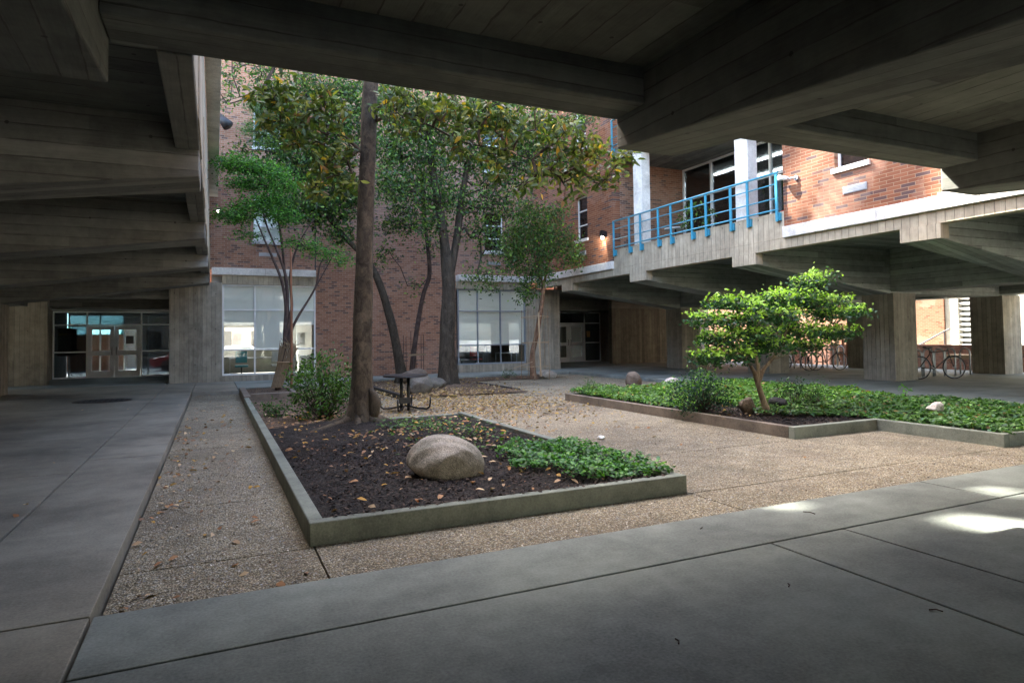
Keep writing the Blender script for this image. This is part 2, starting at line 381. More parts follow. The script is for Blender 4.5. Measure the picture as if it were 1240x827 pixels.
def palette(n, cols, jit=.15, w=None):
    cols = np.array(cols, float); i = NR.choice(len(cols), n, p=w); c = cols[i]
    return np.clip(c*(1+jit*NR.normal(size=(n, 1)))+.0, .003, .9)

def wallbox(mb, plane, at, thick, u0, u1, z0, z1, openings):
    """wall along u with rectangular openings; plane 'Y' = wall of constant Y"""
    us = sorted({u0, u1, *[q for o in openings for q in o[:2]]}); zs = sorted({z0, z1, *[q for o in openings for q in o[2:]]})
    us = [u for u in us if u0 <= u <= u1]; zs = [z for z in zs if z0 <= z <= z1]
    for a, b in zip(us, us[1:]):
        run = None
        for c, d in zip(zs, zs[1:]):
            mu, mz = (a+b)/2, (c+d)/2
            hole = any(o[0] < mu < o[1] and o[2] < mz < o[3] for o in openings)
            if not hole: run = (run[0] if run else c, d)
            if hole and run:
                _wb(mb, plane, at, thick, a, b, *run); run = None
        if run: _wb(mb, plane, at, thick, a, b, *run)
def _wb(mb, plane, at, t, a, b, c, d):
    if plane == 'Y': mb.box(a, b, min(at, at+t), max(at, at+t), c, d)
    else: mb.box(min(at, at+t), max(at, at+t), a, b, c, d)

# ------------------------------------------------------------------ ground
tag(B(-300, 300, -300, 300, -.6, -.26).build('ground', M['exterior']), kind='structure')
def panels(xs, ys, z0, z1, gap=.012):
    mb = MB()
    for a, b in zip(xs, xs[1:]):
        for c, d in zip(ys, ys[1:]):
            mb.box(a+gap/2, b-gap/2, c+gap/2, d-gap/2, z0, z1)
    return mb
mb = MB()
def addp(xs, ys, z0=-.25, z1=0, gap=.018):
    q = panels(xs, ys, z0, z1, gap); mb.add(q.v, q.f)
addp([-.57, 6.0, 12.93], [3.265, 3.965])
addp([-.57, 3.39], [-3, 3.265]); addp([3.39, 4.09], [-3, 3.265]); addp([4.09, 9.0, 12.93], [-3, 3.265]); addp([-.57, 4.09, 9.0, 12.93], [-12, -3])
tag(mb.build('walkway', M['paving'], bevel=.006), kind='structure')
mb = MB()
addp([-1.39, -.57], [-12, 3.965, 9.2, 14.6, 19.96]); addp([-8, -4.7, -1.39], [-12, -4, 3.265, 8.4, 13.6, 19.96]); addp([-14, -8], [-12, 4, 19.96])
addp([-14, -4.7, -1.39, -.57, .62], [19.96, 24.55]); tag(mb.build('walkway', concrete('buff_walkway_concrete', (.215, .195, .15), stain=.7), bevel=.006), kind='structure')
mb = MB()
addp([.62, 3.2], [20.9, 24.55]); addp([3.2, 8.9, 12.93], [22.6, 24.55])
addp([-14, -1.5], [24.55, 31.5]); addp([13.8, 24.5], [24.55, 31.5])
addp([12.93, 15.6, 20.4, 24.5], [-12, 3.265, 8.0, 12.8, 17.6, 24.55])
tag(mb.build('walkway', M['paving'], bevel=.006), kind='structure')
tag(B(-14, 24.5, -12, 31.6, -.259, -.16).build('walkway_bedding', simple('dark_joint_fill', (.02, .02, .018), .9)), kind='structure')
g_ = MB()
def addg(xs, ys):
    q = panels(xs, ys, -.159, -.10, .014); g_.add(q.v, q.f)
addg([-.565, .66, 4.1, 7.56, 12.92], [3.97, 4.91]); addg([-.565, .66], [4.91, 6.62, 10.1, 13.5, 17.0, 19.95])
addg([.66, 4.1], [4.91, 19.95]); addg([4.1, 12.92], [4.91, 6.66]); addg([4.1, 12.92], [6.66, 22.6]); addg([.66, 4.1], [19.95, 20.9]); addg([3.2, 4.1], [20.9, 22.6])
tag(g_.build('gravel_court', M['gravel']), kind='structure')

# ------------------------------------------------------------------ concrete wings (undercrofts carried on columns)
BY = [(3.03, 3.83), (7.65, 8.45), (12.26, 13.08), (16.87, 17.74), (21.49, 22.35)]
def xbeam(xt, xc, xe, y0, y1):           # a beam along X: thin tip at xt, full depth from xc on
    return MB().prism([(xt, y0, 3.17), (xc, y0, 2.5), (xe, y0, 2.5), (xe, y0, 3.79), (xt, y0, 3.79)], (0, y1-y0, 0))
# right wing
rw = empty('office_wing', (18, 15, 0), 'red brick office wing with blue railed balcony, raised on board-marked concrete columns', 'building')
for i, (a, b) in enumerate(BY):
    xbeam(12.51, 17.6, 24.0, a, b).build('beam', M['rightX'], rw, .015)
for (a, b) in BY[1:]:
    m_ = (a+b)/2
    for x0 in (17.62, 22.9): B(x0, x0+.98, m_-.5, m_+.5, -.01, 2.52).build('column', M['vert'], rw, .012)
for x0 in (17.62, 22.9):
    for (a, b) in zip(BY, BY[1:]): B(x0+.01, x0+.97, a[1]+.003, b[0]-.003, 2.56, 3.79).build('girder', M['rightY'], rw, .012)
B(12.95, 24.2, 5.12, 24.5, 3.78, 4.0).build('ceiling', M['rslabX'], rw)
fm = MB(); wallbox(fm, 'X', 12.5, .25, 5.1, 24.55, 3.45, 3.70, []); wallbox(fm, 'X', 12.5, .25, 11.34, 18.66, 3.70, 4.36, [])
fm.build('fascia', M['fascia'], rw, .01)
for i, (a, b) in enumerate(BY[1:]): B(12.493, 12.75, a-.002, b+.002, 3.168, 3.452).build('beam_end', M['fascia'], rw, .008)
for c, d in zip([5.1, 6.9, 8.9, 10.4, 18.67, 20.7, 22.7], [6.9, 8.9, 10.4, 11.33, 20.7, 22.7, 24.5]): B(12.42, 12.8, c+.004, d-.004, 3.703, 3.97).build('ledge', M['ledge'], rw, .01)
wm = MB()
opR = [(9.1, 9.9, 5.03, 6.65), (6.45, 7.6, 4.02, 6.65), (20.35, 21.2, 5.03, 6.65), (9.1, 9.9, 8.45, 10.1), (20.35, 21.2, 8.45, 10.1)]
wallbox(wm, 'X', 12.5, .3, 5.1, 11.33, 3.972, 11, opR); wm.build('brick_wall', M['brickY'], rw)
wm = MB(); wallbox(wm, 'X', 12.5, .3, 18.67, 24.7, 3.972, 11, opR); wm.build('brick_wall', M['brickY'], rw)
# loggia recess, two floors
B(12.81, 15.7, 18.67, 18.95, 4.01, 11).build('loggia_side_wall', M['brickX'], rw); B(12.81, 15.7, 11.05, 11.33, 4.01, 11).build('loggia_side_wall', M['brickX'], rw)
B(12.76, 15.9, 11.34, 18.66, 4.0, 4.12).build('balcony_floor', M['paving'], rw)
B(12.5, 15.9, 11.34, 18.66, 7.42, 7.86).build('upper_balcony', M['beamY'], rw, .01)
for (a, b) in ((12.47, 12.93), (17.02, 17.48)): B(12.52, 12.85, a, b, 4.365, 7.42).build('pillar', M['ledge'], rw, .01)
gf = MB(); ys = [11.36, 13.1, 14.6, 15.8, 17.2, 18.64]
for y in ys: gf.box(15.55, 15.65, y-.035, y+.035, 4.12, 7.42)
for z in (4.14, 6.28, 7.38): gf.box(15.56, 15.64, 11.4, 18.6, z-.035, z+.035)
wf = gf.build('curtain_wall', M['alu'], rw); B(15.6, 15.61, 11.4, 18.6, 4.15, 7.38).build('pane', M['glass_dark'], wf)
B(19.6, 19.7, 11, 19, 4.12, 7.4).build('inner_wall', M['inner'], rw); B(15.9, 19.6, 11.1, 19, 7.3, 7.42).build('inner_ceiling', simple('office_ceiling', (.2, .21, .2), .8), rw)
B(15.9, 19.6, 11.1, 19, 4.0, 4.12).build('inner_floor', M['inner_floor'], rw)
for x in (16.6, 18.2): B(x, x+.12, 11.6, 18.2, 7.22, 7.27).build('strip_lamp', M['tube_on'], rw)
# upper floors (above the frame) and window sets
um = MB(); um.box(12.9, 24.2, 5.12, 24.6, 10.9, 11.1); um.box(23.9, 24.2, 5.12, 24.6, 4.0, 10.9); um.box(12.81, 23.9, 5.12, 5.4, 4.0, 10.9)
um.build('roof', M['ledge'], rw)
def winX(parent, x, y0, y1, z0, z1, face, m=M['white_frame'], rows=3):
    """sash window in a wall of constant X; face = direction the outside lies"""
    f = MB(); t = .05; xi = x-face*.12
    a, b = sorted((xi, xi-face*.06))
    f.box(a, b, y0, y0+t, z0, z1); f.box(a, b, y1-t, y1, z0, z1); f.box(a, b, y0+t, y1-t, z0, z0+t); f.box(a, b, y0+t, y1-t, z1-t, z1)
    for k in range(1, rows): f.box(a, b, y0+t, y1-t, z0+(z1-z0)*k/rows-.02, z0+(z1-z0)*k/rows+.02)
    w = f.build('window', m, parent)
    MB().box(min(x+face*.05, x-face*.1), max(x+face*.05, x-face*.1), y0-.06, y1+.06, z0-.11, z0-.002).build('sill', M['ledge'], w)
    B(xi-face*.035-.004, xi-face*.035+.004, y0+t, y1-t, z0+t, z1-t).build('pane', M['glass_dark'], w)
    return w
for (y0, y1, z0, z1) in opR: winX(rw, 12.5, y0, y1, z0, z1, -1)
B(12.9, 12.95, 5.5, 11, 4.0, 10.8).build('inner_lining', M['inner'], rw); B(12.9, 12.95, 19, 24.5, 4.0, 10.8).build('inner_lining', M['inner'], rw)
for (y0, y1) in ((9.15, 9.68), (20.5, 21.05)):
    v_ = MB(); 
    for k in range(4): v_.box(12.475, 12.53, y0, y1, 4.44+k*.034, 4.462+k*.034)
    v_.box(12.485, 12.52, y0-.02, y1+.02, 4.42, 4.58); v_.build('wall_vent', M['steel'], rw)
c_ = MB(); c_.tube([(12.7, 8.55, 3.44), (12.7, 8.5, 3.30), (12.7, 8.40, 3.24), (12.7, 8.1, 3.22)], .035, 10); c_.build('drain_spout', M['white_frame'], rw, smooth=True)
ct = MB(); ct.tube([(14.3, 14.6, 7.36), (14.3, 14.6, 7.43)], .17, 20); ct.build('ceiling_lamp', M['tube_on'], rw)
# wall lamp of the right wing, lit
w1 = empty('wall_lamp', (12.45, 19.15, 4.9), 'small lit black wall lamp throwing a streak across the brick beside the blue balcony', 'wall lamp')
MB().obox((12.40, 19.15, 4.98), (.2, 0, -.04), (0, .16, 0), (.03, 0, .2)).build('housing', M['black'], w1)
MB().tube([(12.36, 19.15, 4.80), (12.36, 19.15, 4.87)], .045, 12).build('lens', M['lamp_on'], w1)
l = bpy.data.lights.new('wall_lamp_light', 'SPOT'); l.energy = 5; l.color = (1, .88, .7); l.spot_size = math.radians(120); l.shadow_soft_size = .05
lo = bpy.data.objects.new('wall_lamp_light', l); COL.objects.link(lo); lo.parent = w1; lo.location = (-.16, .0, -.12)
lo.rotation_euler = Vector((-.25, -.8, .7)).to_track_quat('Z', 'Y').to_euler()
# flood lamp at balcony end
w2 = empty('flood_lamp', (12.45, 11.15, 5.1), 'white cylindrical flood lamp on brick at the right end of the blue railing', 'lamp')
MB().tube([(12.36, 11.33, 5.15), (12.40, 11.10, 5.09)], [.065, .045], 14).build('housing', M['white_frame'], w2, smooth=True)
MB().tube([(12.40, 11.12, 5.09), (12.45, 10.95, 5.07), (12.5, 10.93, 5.07)], .02, 8).build('arm', M['steel'], w2)
MB().tube([(12.47, 10.93, 5.07), (12.505, 10.93, 5.07)], .06, 12).build('mounting_plate', M['steel'], w2)

# blue balcony railing (two floors)
def railing(z, label, group=None):
    t = empty('balcony_railing', (12.4, 15, z), label, 'railing', group)
    x = 12.42
    for y in [18.53, 17.62, 17.01, 16.09, 15.48, 14.54, 13.96, 13.01, 12.41, 11.47]:
        p = MB(); p.box(x-.02, x+.02, y-.035, y+.035, z-.29, z+.90); po = p.build('post', M['blue_paint'], t, .004)
        MB().box(x+.02, x+.085, y-.07, y+.07, z-.27, z-.08).build('bracket', M['blue_paint'], po)
    for dz, r in ((.90, .028), (.63, .016), (.28, .016), (0, .022)):
        MB().tube([(x-.005, 11.42, z+dz), (x-.005, 18.56, z+dz)], r, 10).build('rail', M['blue_paint'], t, smooth=True)
    return t
railing(4.41, 'bright blue pipe railing along the first-floor concrete balcony')
railing(7.9, 'end of the upper bright blue railing seen through leaves under the dark beam')
# things on the balcony
ch = empty('balcony_chair', (13.6, 12.0, 4.12), 'red chair behind the right end of the blue railing', 'chair')
B(13.4, 13.9, 11.75, 12.25, 4.52, 4.6).build('seat', M['red'], ch, .02); B(13.85, 13.92, 11.75, 12.25, 4.6, 5.05).build('backrest', M['red'], ch, .03)
for (a, b) in ((13.43, 11.78), (13.87, 11.78), (13.43, 12.22), (13.87, 12.22)): MB().tube([(a, b, 4.12), (a, b, 4.52)], .014, 6).build('leg', M['dark_metal'], ch)
def tablet(x, y, z, label):
    t = empty('balcony_table', (x, y, z), label, 'table', None); MB().disc((x, y, z+.68), .35, .03).build('tabletop', M['desk'], t)
    MB().tube([(x, y, z), (x, y, z+.68)], .03, 8).build('leg', M['dark_metal'], t)
tablet(13.5, 16.6, 4.12, 'small round pale table behind the blue railing near the left pillar')

# left wing (mirror)
lw = empty('left_wing', (-6, 15, 0), 'dark board-marked concrete wing over the left walkway with ranks of deep beams', 'building')
for i, (a, b) in enumerate(BY[1:]):
    MB().prism([(-.15, a, 3.17), (-5.24, a, 2.5), (-12, a, 2.5), (-12, a, 3.79), (-.15, a, 3.79)], (0, b-a, 0)).build('beam', M['beamX'], lw, .015)
for (a, b) in BY[1:]:
    m_ = (a+b)/2; B(-6.24, -5.26, m_-.5, m_+.5, -.01, 2.52).build('column', M['vert'], lw, .012)
for (a, b) in zip([(3., 5.12)]+BY[1:], BY[1:]+[(24.5, 25)]): B(-6.23, -5.27, a[1]+.003 if not isinstance(a, float) else 0, b[0]-.003, 2.56, 3.79).build('girder', M['beamY'], lw, .012)
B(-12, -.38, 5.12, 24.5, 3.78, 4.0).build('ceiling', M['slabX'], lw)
for (a, b) in zip([5.12, 8.45, 13.08, 17.74, 22.35], [7.65, 12.26, 16.87, 21.49, 24.55]): B(-.38, -.145, a+.003, b-.003, 3.45, 3.79).build('edge_beam', M['beamY'], lw, .012)
fl = MB(); 
for k in range(13):
    y = 5.12+k*1.495; fl.box(-.20, -.14+(.01 if k % 2 else 0), y, y+1.49, 3.47, 4.45+.02*(k % 3))
fl.box(-.24, -.17, 5.12, 24.5, 4.45, 6.43)
fl.build('fascia', M['fascia'], lw, .01)
hs = MB()
for k in range(31): hs.box(-.165, .105, 5.4+k*.62, 5.4+k*.62+.612, 6.43, 6.6)
hs.build('overhang', M['ledge'], lw, .006)
B(-12, -.26, 5.12, 24.6, 4.0, 8.2).build('unseen_upper_walls', M['brickY'], lw)

# near wing (over the camera)
nw = empty('near_wing', (4, -4, 0), 'shaded concrete roof of deep tapered beams and plank-marked ceiling overhead', 'building')
for x0, x1 in ((-1.38, -.66), (3.47, 4.15), (8.36, 9.06), (13.4, 14.1)):
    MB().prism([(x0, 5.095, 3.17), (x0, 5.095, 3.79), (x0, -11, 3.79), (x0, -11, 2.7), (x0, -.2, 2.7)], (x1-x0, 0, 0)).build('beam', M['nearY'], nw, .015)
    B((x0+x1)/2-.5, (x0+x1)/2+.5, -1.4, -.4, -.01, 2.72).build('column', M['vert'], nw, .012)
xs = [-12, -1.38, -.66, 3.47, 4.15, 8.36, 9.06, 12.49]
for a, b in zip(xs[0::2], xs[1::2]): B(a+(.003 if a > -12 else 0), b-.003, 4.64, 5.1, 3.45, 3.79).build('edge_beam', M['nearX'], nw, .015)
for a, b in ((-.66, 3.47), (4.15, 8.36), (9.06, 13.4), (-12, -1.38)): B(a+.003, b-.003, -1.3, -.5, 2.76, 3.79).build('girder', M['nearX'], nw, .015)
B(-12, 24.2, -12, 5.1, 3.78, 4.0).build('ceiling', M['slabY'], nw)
um = MB(); um.box(-12, 24.2, -12, 5.0, 4.0, 6.8); um.build('unseen_upper_walls', M['brickX'], nw)
B(-12, -3.0, -12, -11.7, -.05, 3.78).build('unseen_rear_wall', M['vert'], nw); B(7.6, 12.5, -8.3, -8.0, -.05, 3.78).build('unseen_rear_wall', M['vert'], nw)  # unseen walls added to cut light from behind; the gap lets some in
B(-12.3, -12, -12, 24.8, -.05, 3.78).build('unseen_side_wall', M['vert'], lw)  # added out of view to shut out light from the left
lm = MB(); lm.box(-12, 12.4, 5.0, 5.2, 4.003, 4.3); lm.build('ledge', M['ledge'], nw)

# ------------------------------------------------------------------ rear brick building
rb = empty('brick_building', (6, 25, 0), 'tall rear red brick building with two large blind-covered ground windows', 'building')
YB, YF = 24.85, 24.6
ops = [(1.27, 2.19, 5.0, 6.65), (1.27, 2.19, 8.42, 10.07), (10.22, 11.1, 5.0, 6.65), (10.22, 11.1, 8.42, 10.07)]
wm = MB(); wallbox(wm, 'Y', YB, .3, -1.4, 13.65, 3.972, 12, ops)
um = MB(); sun_slits = [(-5.0, -4.6, 29.5, 32), (-5.32, -5.05, 28.1, 28.38), (-3.6, -3.3, 28.9, 29.2), (-3.1, 1.6, 29.4, 32.5), (3.6, 4.8, 26.9, 31.1)]  # openings cut only to drop sun patches on paving and brick
for (ya, za, yb, zb) in ((9.0, 5.4, 10.4, 3.9), (10.1, 5.7, 11.25, 4.4)):
    for k in range(7):
        f_ = (k+.5)/7; yy = ya+(yb-ya)*f_; zz = za+(zb-za)*f_; t_ = 24.85-yy; x_ = 12.5-.45*t_; z_ = zz+1.35*t_
        sun_slits.append((round(x_-.095, 3), round(x_+.095, 3), round(z_-.22, 3), round(z_+.22, 3)))
wallbox(um, 'Y', YB, .05, -12, 24.2, 12.003, 33, sun_slits+[(x_, 24.3, z_, 34) for x_, z_ in ((12.0, 12.0), (11.2, 14), (10.2, 17), (9.2, 20), (8.2, 23), (7.2, 26), (6.2, 29))]); um.build('unseen_upper_walls', M['brickX'], rb)  # added unseen wall that blocks the sun; corner cut away for skylight
wallbox(wm, 'Y', YB, .3, 3.392, 8.95, -.05, 3.972, [])
wm.build('brick_wall', M['brickX'], rb)
# brick returns step out slightly left of the joint
for (a, b) in ((-.1, 1.65), (1.65, 3.39), (8.955, 10.4), (10.4, 12.41)): B(a+.004, b-.004, YF-.08, YB+.1, 3.71, 3.96).build('ledge', M['ledge'], rb, .01)
B(3.39, 3.43, YB-.02, YB+.01, 3.96, 12).build('downpipe', M['dark_metal'], rb)
pl = MB(); pl.box(-1.39, .24, YF, 31, -.05, 3.44); pl.build('corner_pier', M['vert'], rb, .01)
pl = MB(); pl.box(12.0, 13.64, YF, 31, -.05, 3.44); pl.build('corner_pier', M['vert'], rb, .01)
B(.243, 3.388, YF, YF+.35, 3.39, 3.708).build('lintel', M['fascia'], rb); B(8.952, 11.997, YF, YF+.35, 3.39, 3.708).build('lintel', M['fascia'], rb)
B(-.1, 12.4, YF+.3, 31, 3.445, 3.7).build('inner_ceiling', simple('room_ceiling', (.5, .5, .47), .8), rb)
def bigwin(x0, x1, z0, muls, trans, blinds, label, fm_=None):
    f = MB(); y0, y1 = YF+.06, YF+.14
    f.box(x0, x0+.05, y0, y1, z0, 3.385); f.box(x1-.05, x1, y0, y1, z0, 3.385)
    f.box(x0+.05, x1-.05, y0, y1, z0, z0+.06); f.box(x0+.05, x1-.05, y0, y1, 3.33, 3.385)
    for m_ in muls: f.box(m_-.025, m_+.025, y0, y1, z0+.06, 3.33)
    for t in trans: f.box(x0+.05, x1-.05, y0+.004, y1-.004, t-.025, t+.025)
    w = f.build('display_window', fm_ or M['white_frame'], rb, .004); w['label'] = label
    B(x0+.05, x1-.05, YF+.095, YF+.105, z0+.06, 3.33).build('pane', M['glass'], w)
    B(x0, x1, YF, YF+.35, -.05, z0-.003).build('sill_wall', M['vert'], w)
    for (a, b, zb) in blinds:
        B(a, b, YF+.125, YF+.13, zb, 3.36).build('blind', M['blind'], w)
    return w
W1 = bigwin(.245, 3.385, .20, (1.30, 2.33), (2.49, 1.09), [(.30, 1.28, 1.96), (1.32, 2.31, 1.12), (2.35, 3.33, 1.96)], 'large left window with half-drawn white blinds')
W2 = bigwin(8.955, 11.99, .31, (9.82, 10.84), (2.49, 1.10), [(9.0, 9.80, 1.12), (9.84, 10.82, 1.12), (10.86, 11.94, 1.12)], 'large right window with white blinds above dark lower panes', simple('slate_window_frame', (.22, .25, .28), .45, .5, .2))
MB().box(1.34, 1.60, YF+.196, YF+.197, 1.6, 1.9)
def winY(parent, x0, x1, z0, z1, y, blind=False):
    f = MB(); t = .05; a, b = y+.1, y+.17
    f.box(x0, x0+t, a, b, z0, z1); f.box(x1-t, x1, a, b, z0, z1); f.box(x0+t, x1-t, a, b, z0, z0+t); f.box(x0+t, x1-t, a, b, z1-t, z1)
    for k in (1, 2): f.box(x0+t, x1-t, a, b, z0+(z1-z0)*k/3-.025, z0+(z1-z0)*k/3+.025)
    w = f.build('window', M['white_frame'], parent)
    B(x0-.06, x1+.06, y-.05, y+.1, z0-.12, z0-.002).build('sill', M['ledge'], w)
    B(x0+t, x1-t, y+.13, y+.14, z0+t, z1-t).build('pane', M['glass_dark'] if not blind else M['glass'], w)
    if blind: B(x0+.03, x1-.03, y+.2, y+.21, z0, z1).build('blind', M['blind'], w)
for (x0, x1, z0, z1) in ops: winY(rb, x0, x1, z0, z1, YB, x0 < 2 and z0 < 6)
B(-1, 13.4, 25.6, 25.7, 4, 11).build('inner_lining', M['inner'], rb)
for (x0, x1) in ((1.45, 2.05), (10.35, 10.95)):
    v_ = MB(); v_.box(x0, x1, YB-.02, YB+.01, 4.44, 4.57)
    for k in range(4): v_.box(x0+.02, x1-.02, YB-.035, YB-.021, 4.455+k*.03, 4.47+k*.03)
    v_.build('wall_vent', M['steel'], rb)
# rooms behind the big windows
rm = MB(); rm.box(3.36, 3.5, YF+.36, 31, -.05, 3.44); rm.box(8.8, 8.94, YF+.36, 31, -.05, 3.44); rm.box(8.94, 12.0, 30.8, 31, -.05, 3.44)
wallbox(rm, 'Y', 30.8, .2, .24, 3.36, -.05, 3.44, [(.4, 3.2, 1.05, 2.0)])
rm.build('room_wall', simple('room_paint', (.30, .32, .30), .8), rb)
B(.24, 3.36, YF+.36, 30.8, -.05, .03).build('room_floor', M['inner_floor'], rb); B(8.94, 12.0, YF+.36, 30.8, -.05, .03).build('room_floor', M['inner_floor'], rb)
B(-1.4, 13.65, 31.0, 31.3, 3.44, 12).build('unseen_rear_wall', M['brickX'], rb)
B(-12, -1.4, 31.0, 31.3, 2.75, 12).build('unseen_rear_wall', M['brickX'], rb); B(13.65, 24.2, 31.0, 31.3, 2.75, 12).build('unseen_rear_wall', M['brickX'], rb)
B(-12, -1.405, 24.85, 25.15, 3.44, 12).build('side_brick_wall', M['brickX'], rb); B(13.655, 24.2, 24.85, 25.15, 3.44, 12).build('side_brick_wall', M['brickX'], rb)
B(-12, -1.4, 24.86, 31, 3.3, 3.44).build('porch_ceiling', M['slabX'], rb); B(13.65, 24.2, 24.86, 31, 3.3, 3.44).build('porch_ceiling', M['slabX'], rb)
B(-12, -1.4, 28.6, 31, 2.72, 3.3).build('porch_beam', M['beamX'], rb); B(13.65, 24.2, 28.6, 31, 2.72, 3.3).build('porch_beam', M['beamX'], rb)
B(-5.95, -1.4, 25.0, 25.8, 2.9, 3.3).build('porch_beam', M['beamX'], rb)
# porch walls
B(-9.5, -5.15, 26.5, 26.8, -.05, 3.3).build('porch_wall', M['vert'], rb, .01); B(-5.95, -5.76, 26.8, 30.5, -.05, 3.3).build('porch_wall', M['vert'], rb)
o_ = B(18.1, 21.7, 27.3, 27.6, -.05, 2.78).build('porch_wall', M['vertwood'], rb, .01); o_['label'] = 'brown upright board wall'
B(19.65, 19.9, 27.6, 30.8, -.05, 3.3).build('porch_wall', M['vert'], rb); B(18.1, 24, 27.3, 27.6, 2.785, 3.3).build('porch_lintel', M['beamX'], rb)
B(21.703, 24.2, 27.2, 27.5, -.05, 3.3).build('porch_wall', M['vert'], rb)
# glazed entrance
def entrance(x0, x1, y, dx0, dx1, zt, label):
    f = MB(); a, b = y-.04, y+.04
    for x in (x0, dx0-.04, dx1+.0, x1-.05): f.box(x, x+.05, a, b, .0, zt)
    f.box(x0, x1, a+.003, b-.003, zt-.05, zt); f.box(x0, x1, a+.003, b-.003, 2.10, 2.15); f.box(x0, dx0-.04, a+.003, b-.003, 0, .06); f.box(dx1+.05, x1, a+.003, b-.003, 0, .06)
    f.box(dx1+.05, x1, a+.003, b-.003, 1.02, 1.07); f.box(x0+.05, dx0-.04, a+.003, b-.003, 1.02, 1.07)
    e = f.build('entrance_frame', M['alu'], rb, .003); e['label'] = label
    B(x0+.05, dx0-.04, y-.005, y+.005, .06, zt-.05).build('pane', M['glass_dark'], e); B(dx1+.05, x1-.05, y-.005, y+.005, .06, zt-.05).build('pane', M['glass_dark'], e)
    B(dx0, dx1, y-.005, y+.005, 2.15, zt-.05).build('pane', M['glass_dark'], e)
    mid = (dx0+dx1)/2
    for (p, q, hs_) in ((dx0+.012, mid-.006, 1), (mid+.006, dx1-.012, -1)):
        d = MB(); s_ = .14
        d.box(p, p+s_, a, b, .01, 2.09); d.box(q-s_, q, a, b, .01, 2.09); d.box(p+s_, q-s_, a, b, 1.93, 2.09); d.box(p+s_, q-s_, a, b, .01, .27); d.box(p+s_, q-s_, a, b, .90, 1.08)
        do = d.build('door', M['door_frame'], rb, .004)
        B(p+s_, q-s_, y-.004, y+.004, .27, 1.93).build('pane', M['glass'], do)
        hx = q-.07 if hs_ == 1 else p+.07
        MB().tube([(hx, y-.04, .92), (hx, y-.11, .95), (hx, y-.11, 1.2), (hx, y-.04, 1.23)], .013, 6).build('handle', M['black'], do)
entrance(-5.75, -1.41, 30.5, -4.60, -2.75, 2.66, 'glazed entrance of the left porch')
entrance(13.66, 19.62, 30.8, 16.63, 18.57, 2.72, 'glazed entrance of the right porch')
# second glazed line so the lobby reads as a lobby
f = MB()
for x in (-5.75, -4.6, -3.68, -2.75, -1.45): f.box(x, x+.06, 33.4, 33.46, -.2, 2.66)
f.box(-5.75, -1.4, 33.4, 33.46, 2.1, 2.16); f.box(-5.75, -1.4, 33.4, 33.46, 2.6, 2.7); f.box(-4.6, -2.75, 33.4, 33.46, .95, 1.05)
lf = f.build('lobby_frame', M['alu'], rb); B(-5.7, -1.4, 33.42, 33.43, -.2, 2.6).build('pane', M['glass_dark'], lf)
f = MB(); f.box(-6.0, -5.8, 30.6, 33.5, -.2, 3.0); f.box(-1.35, -1.2, 31.31, 33.5, -.2, 3.0); f.box(-6, -1.2, 31.31, 33.5, 2.7, 3.0); f.build('lobby_shell', M['inner'], rb)
B(19.62, 19.8, 30.81, 31.3, -.2, 3.0).build('lobby_shell', M['inner'], rb)
f = MB(); f.box(13.6, 13.8, 31.31, 35, -.2, 3.0); f.box(19.6, 19.8, 31.31, 35, -.2, 3.0); f.box(13.6, 19.8, 31.31, 35, 2.75, 3.0)
wallbox(f, 'Y', 35, .2, 13.6, 19.8, -.2, 2.75, [(17.9, 18.5, .9, 2.0)]); f.build('lobby_shell', M['inner'], rb)
# notice board behind left glass
nb = empty('notice_board', (-5.35, 30.62, 1.2), 'dark notice board with yellow and red header behind the left entrance glass', 'notice board')
B(-5.62, -4.98, 30.62, 30.66, .9, 2.0).build('panel', simple('charcoal_panel', (.035, .04, .045), .6), nb)
B(-5.58, -5.30, 30.612, 30.618, 1.72, 1.80).build('header', M['yellow'], nb); B(-5.29, -5.02, 30.612, 30.618, 1.72, 1.80).build('header', M['red'], nb)
for k in range(4): B(-5.58, -5.02-.07*(k % 2), 30.612, 30.618, 1.62-.08*k, 1.645-.08*k).build('notice_line', M['grey'], nb)
pn = B(18.72, 18.92, 30.74, 30.755, 1.35, 1.68).build('poster', simple('orange_poster', (.6, .3, .06), .6), None); tag(pn, 'small orange poster on the dark glass right of the far entrance door', 'poster')
pn = B(-3.62+.35, -3.62+.62, 30.44, 30.452, 1.35, 1.68).build('poster', simple('grey_notice', (.25, .25, .24), .8), None); tag(pn, 'small grey notice on the right leaf of the left entrance doors', 'poster')
# furniture behind windows
def chairin(x, y, m, label, rz=0):
    t = empty('office_chair', (x, y, .03), label, 'chair', 'chairs behind the big windows')
    B(x-.22, x+.22, y-.22, y+.22, .45, .52).build('seat', m, t, .02); B(x-.2, x+.2, y+.18, y+.23, .6, 1.02).build('backrest', m, t, .02)
    MB().tube([(x, y, .1), (x, y, .46)], .025, 6).build('stem', M['black'], t)
    b = MB()
    for k in range(5):
        a = k*1.257; b.tube([(x, y, .12), (x+.27*math.cos(a), y+.27*math.sin(a), .07)], .015, 5)
    b.build('star_base', M['black'], t)
def deskin(x0, x1, y, label):
    t = empty('desk', ((x0+x1)/2, y, .03), label, 'desk', 'desks behind the big windows'); B(x0, x1, y-.3, y+.3, .72, .75).build('desktop', M['desk'], t)
    for x in (x0+.03, x1-.03):
        for yy in (y-.27, y+.27): MB().tube([(x, yy, .03), (x, yy, .72)], .015, 5).build('leg', M['steel'], t)
chairin(.9, 25.6, M['teal'], 'teal office chair behind the left pane of the left window')
chairin(2.15, 25.7, M['paper'], 'white office chair behind the middle pane of the left window')
chairin(9.45, 25.6, M['grey'], 'grey office chair behind the left pane of the right window')
chairin(10.2, 25.9, M['red'], 'red office chair behind the middle pane of the right window')
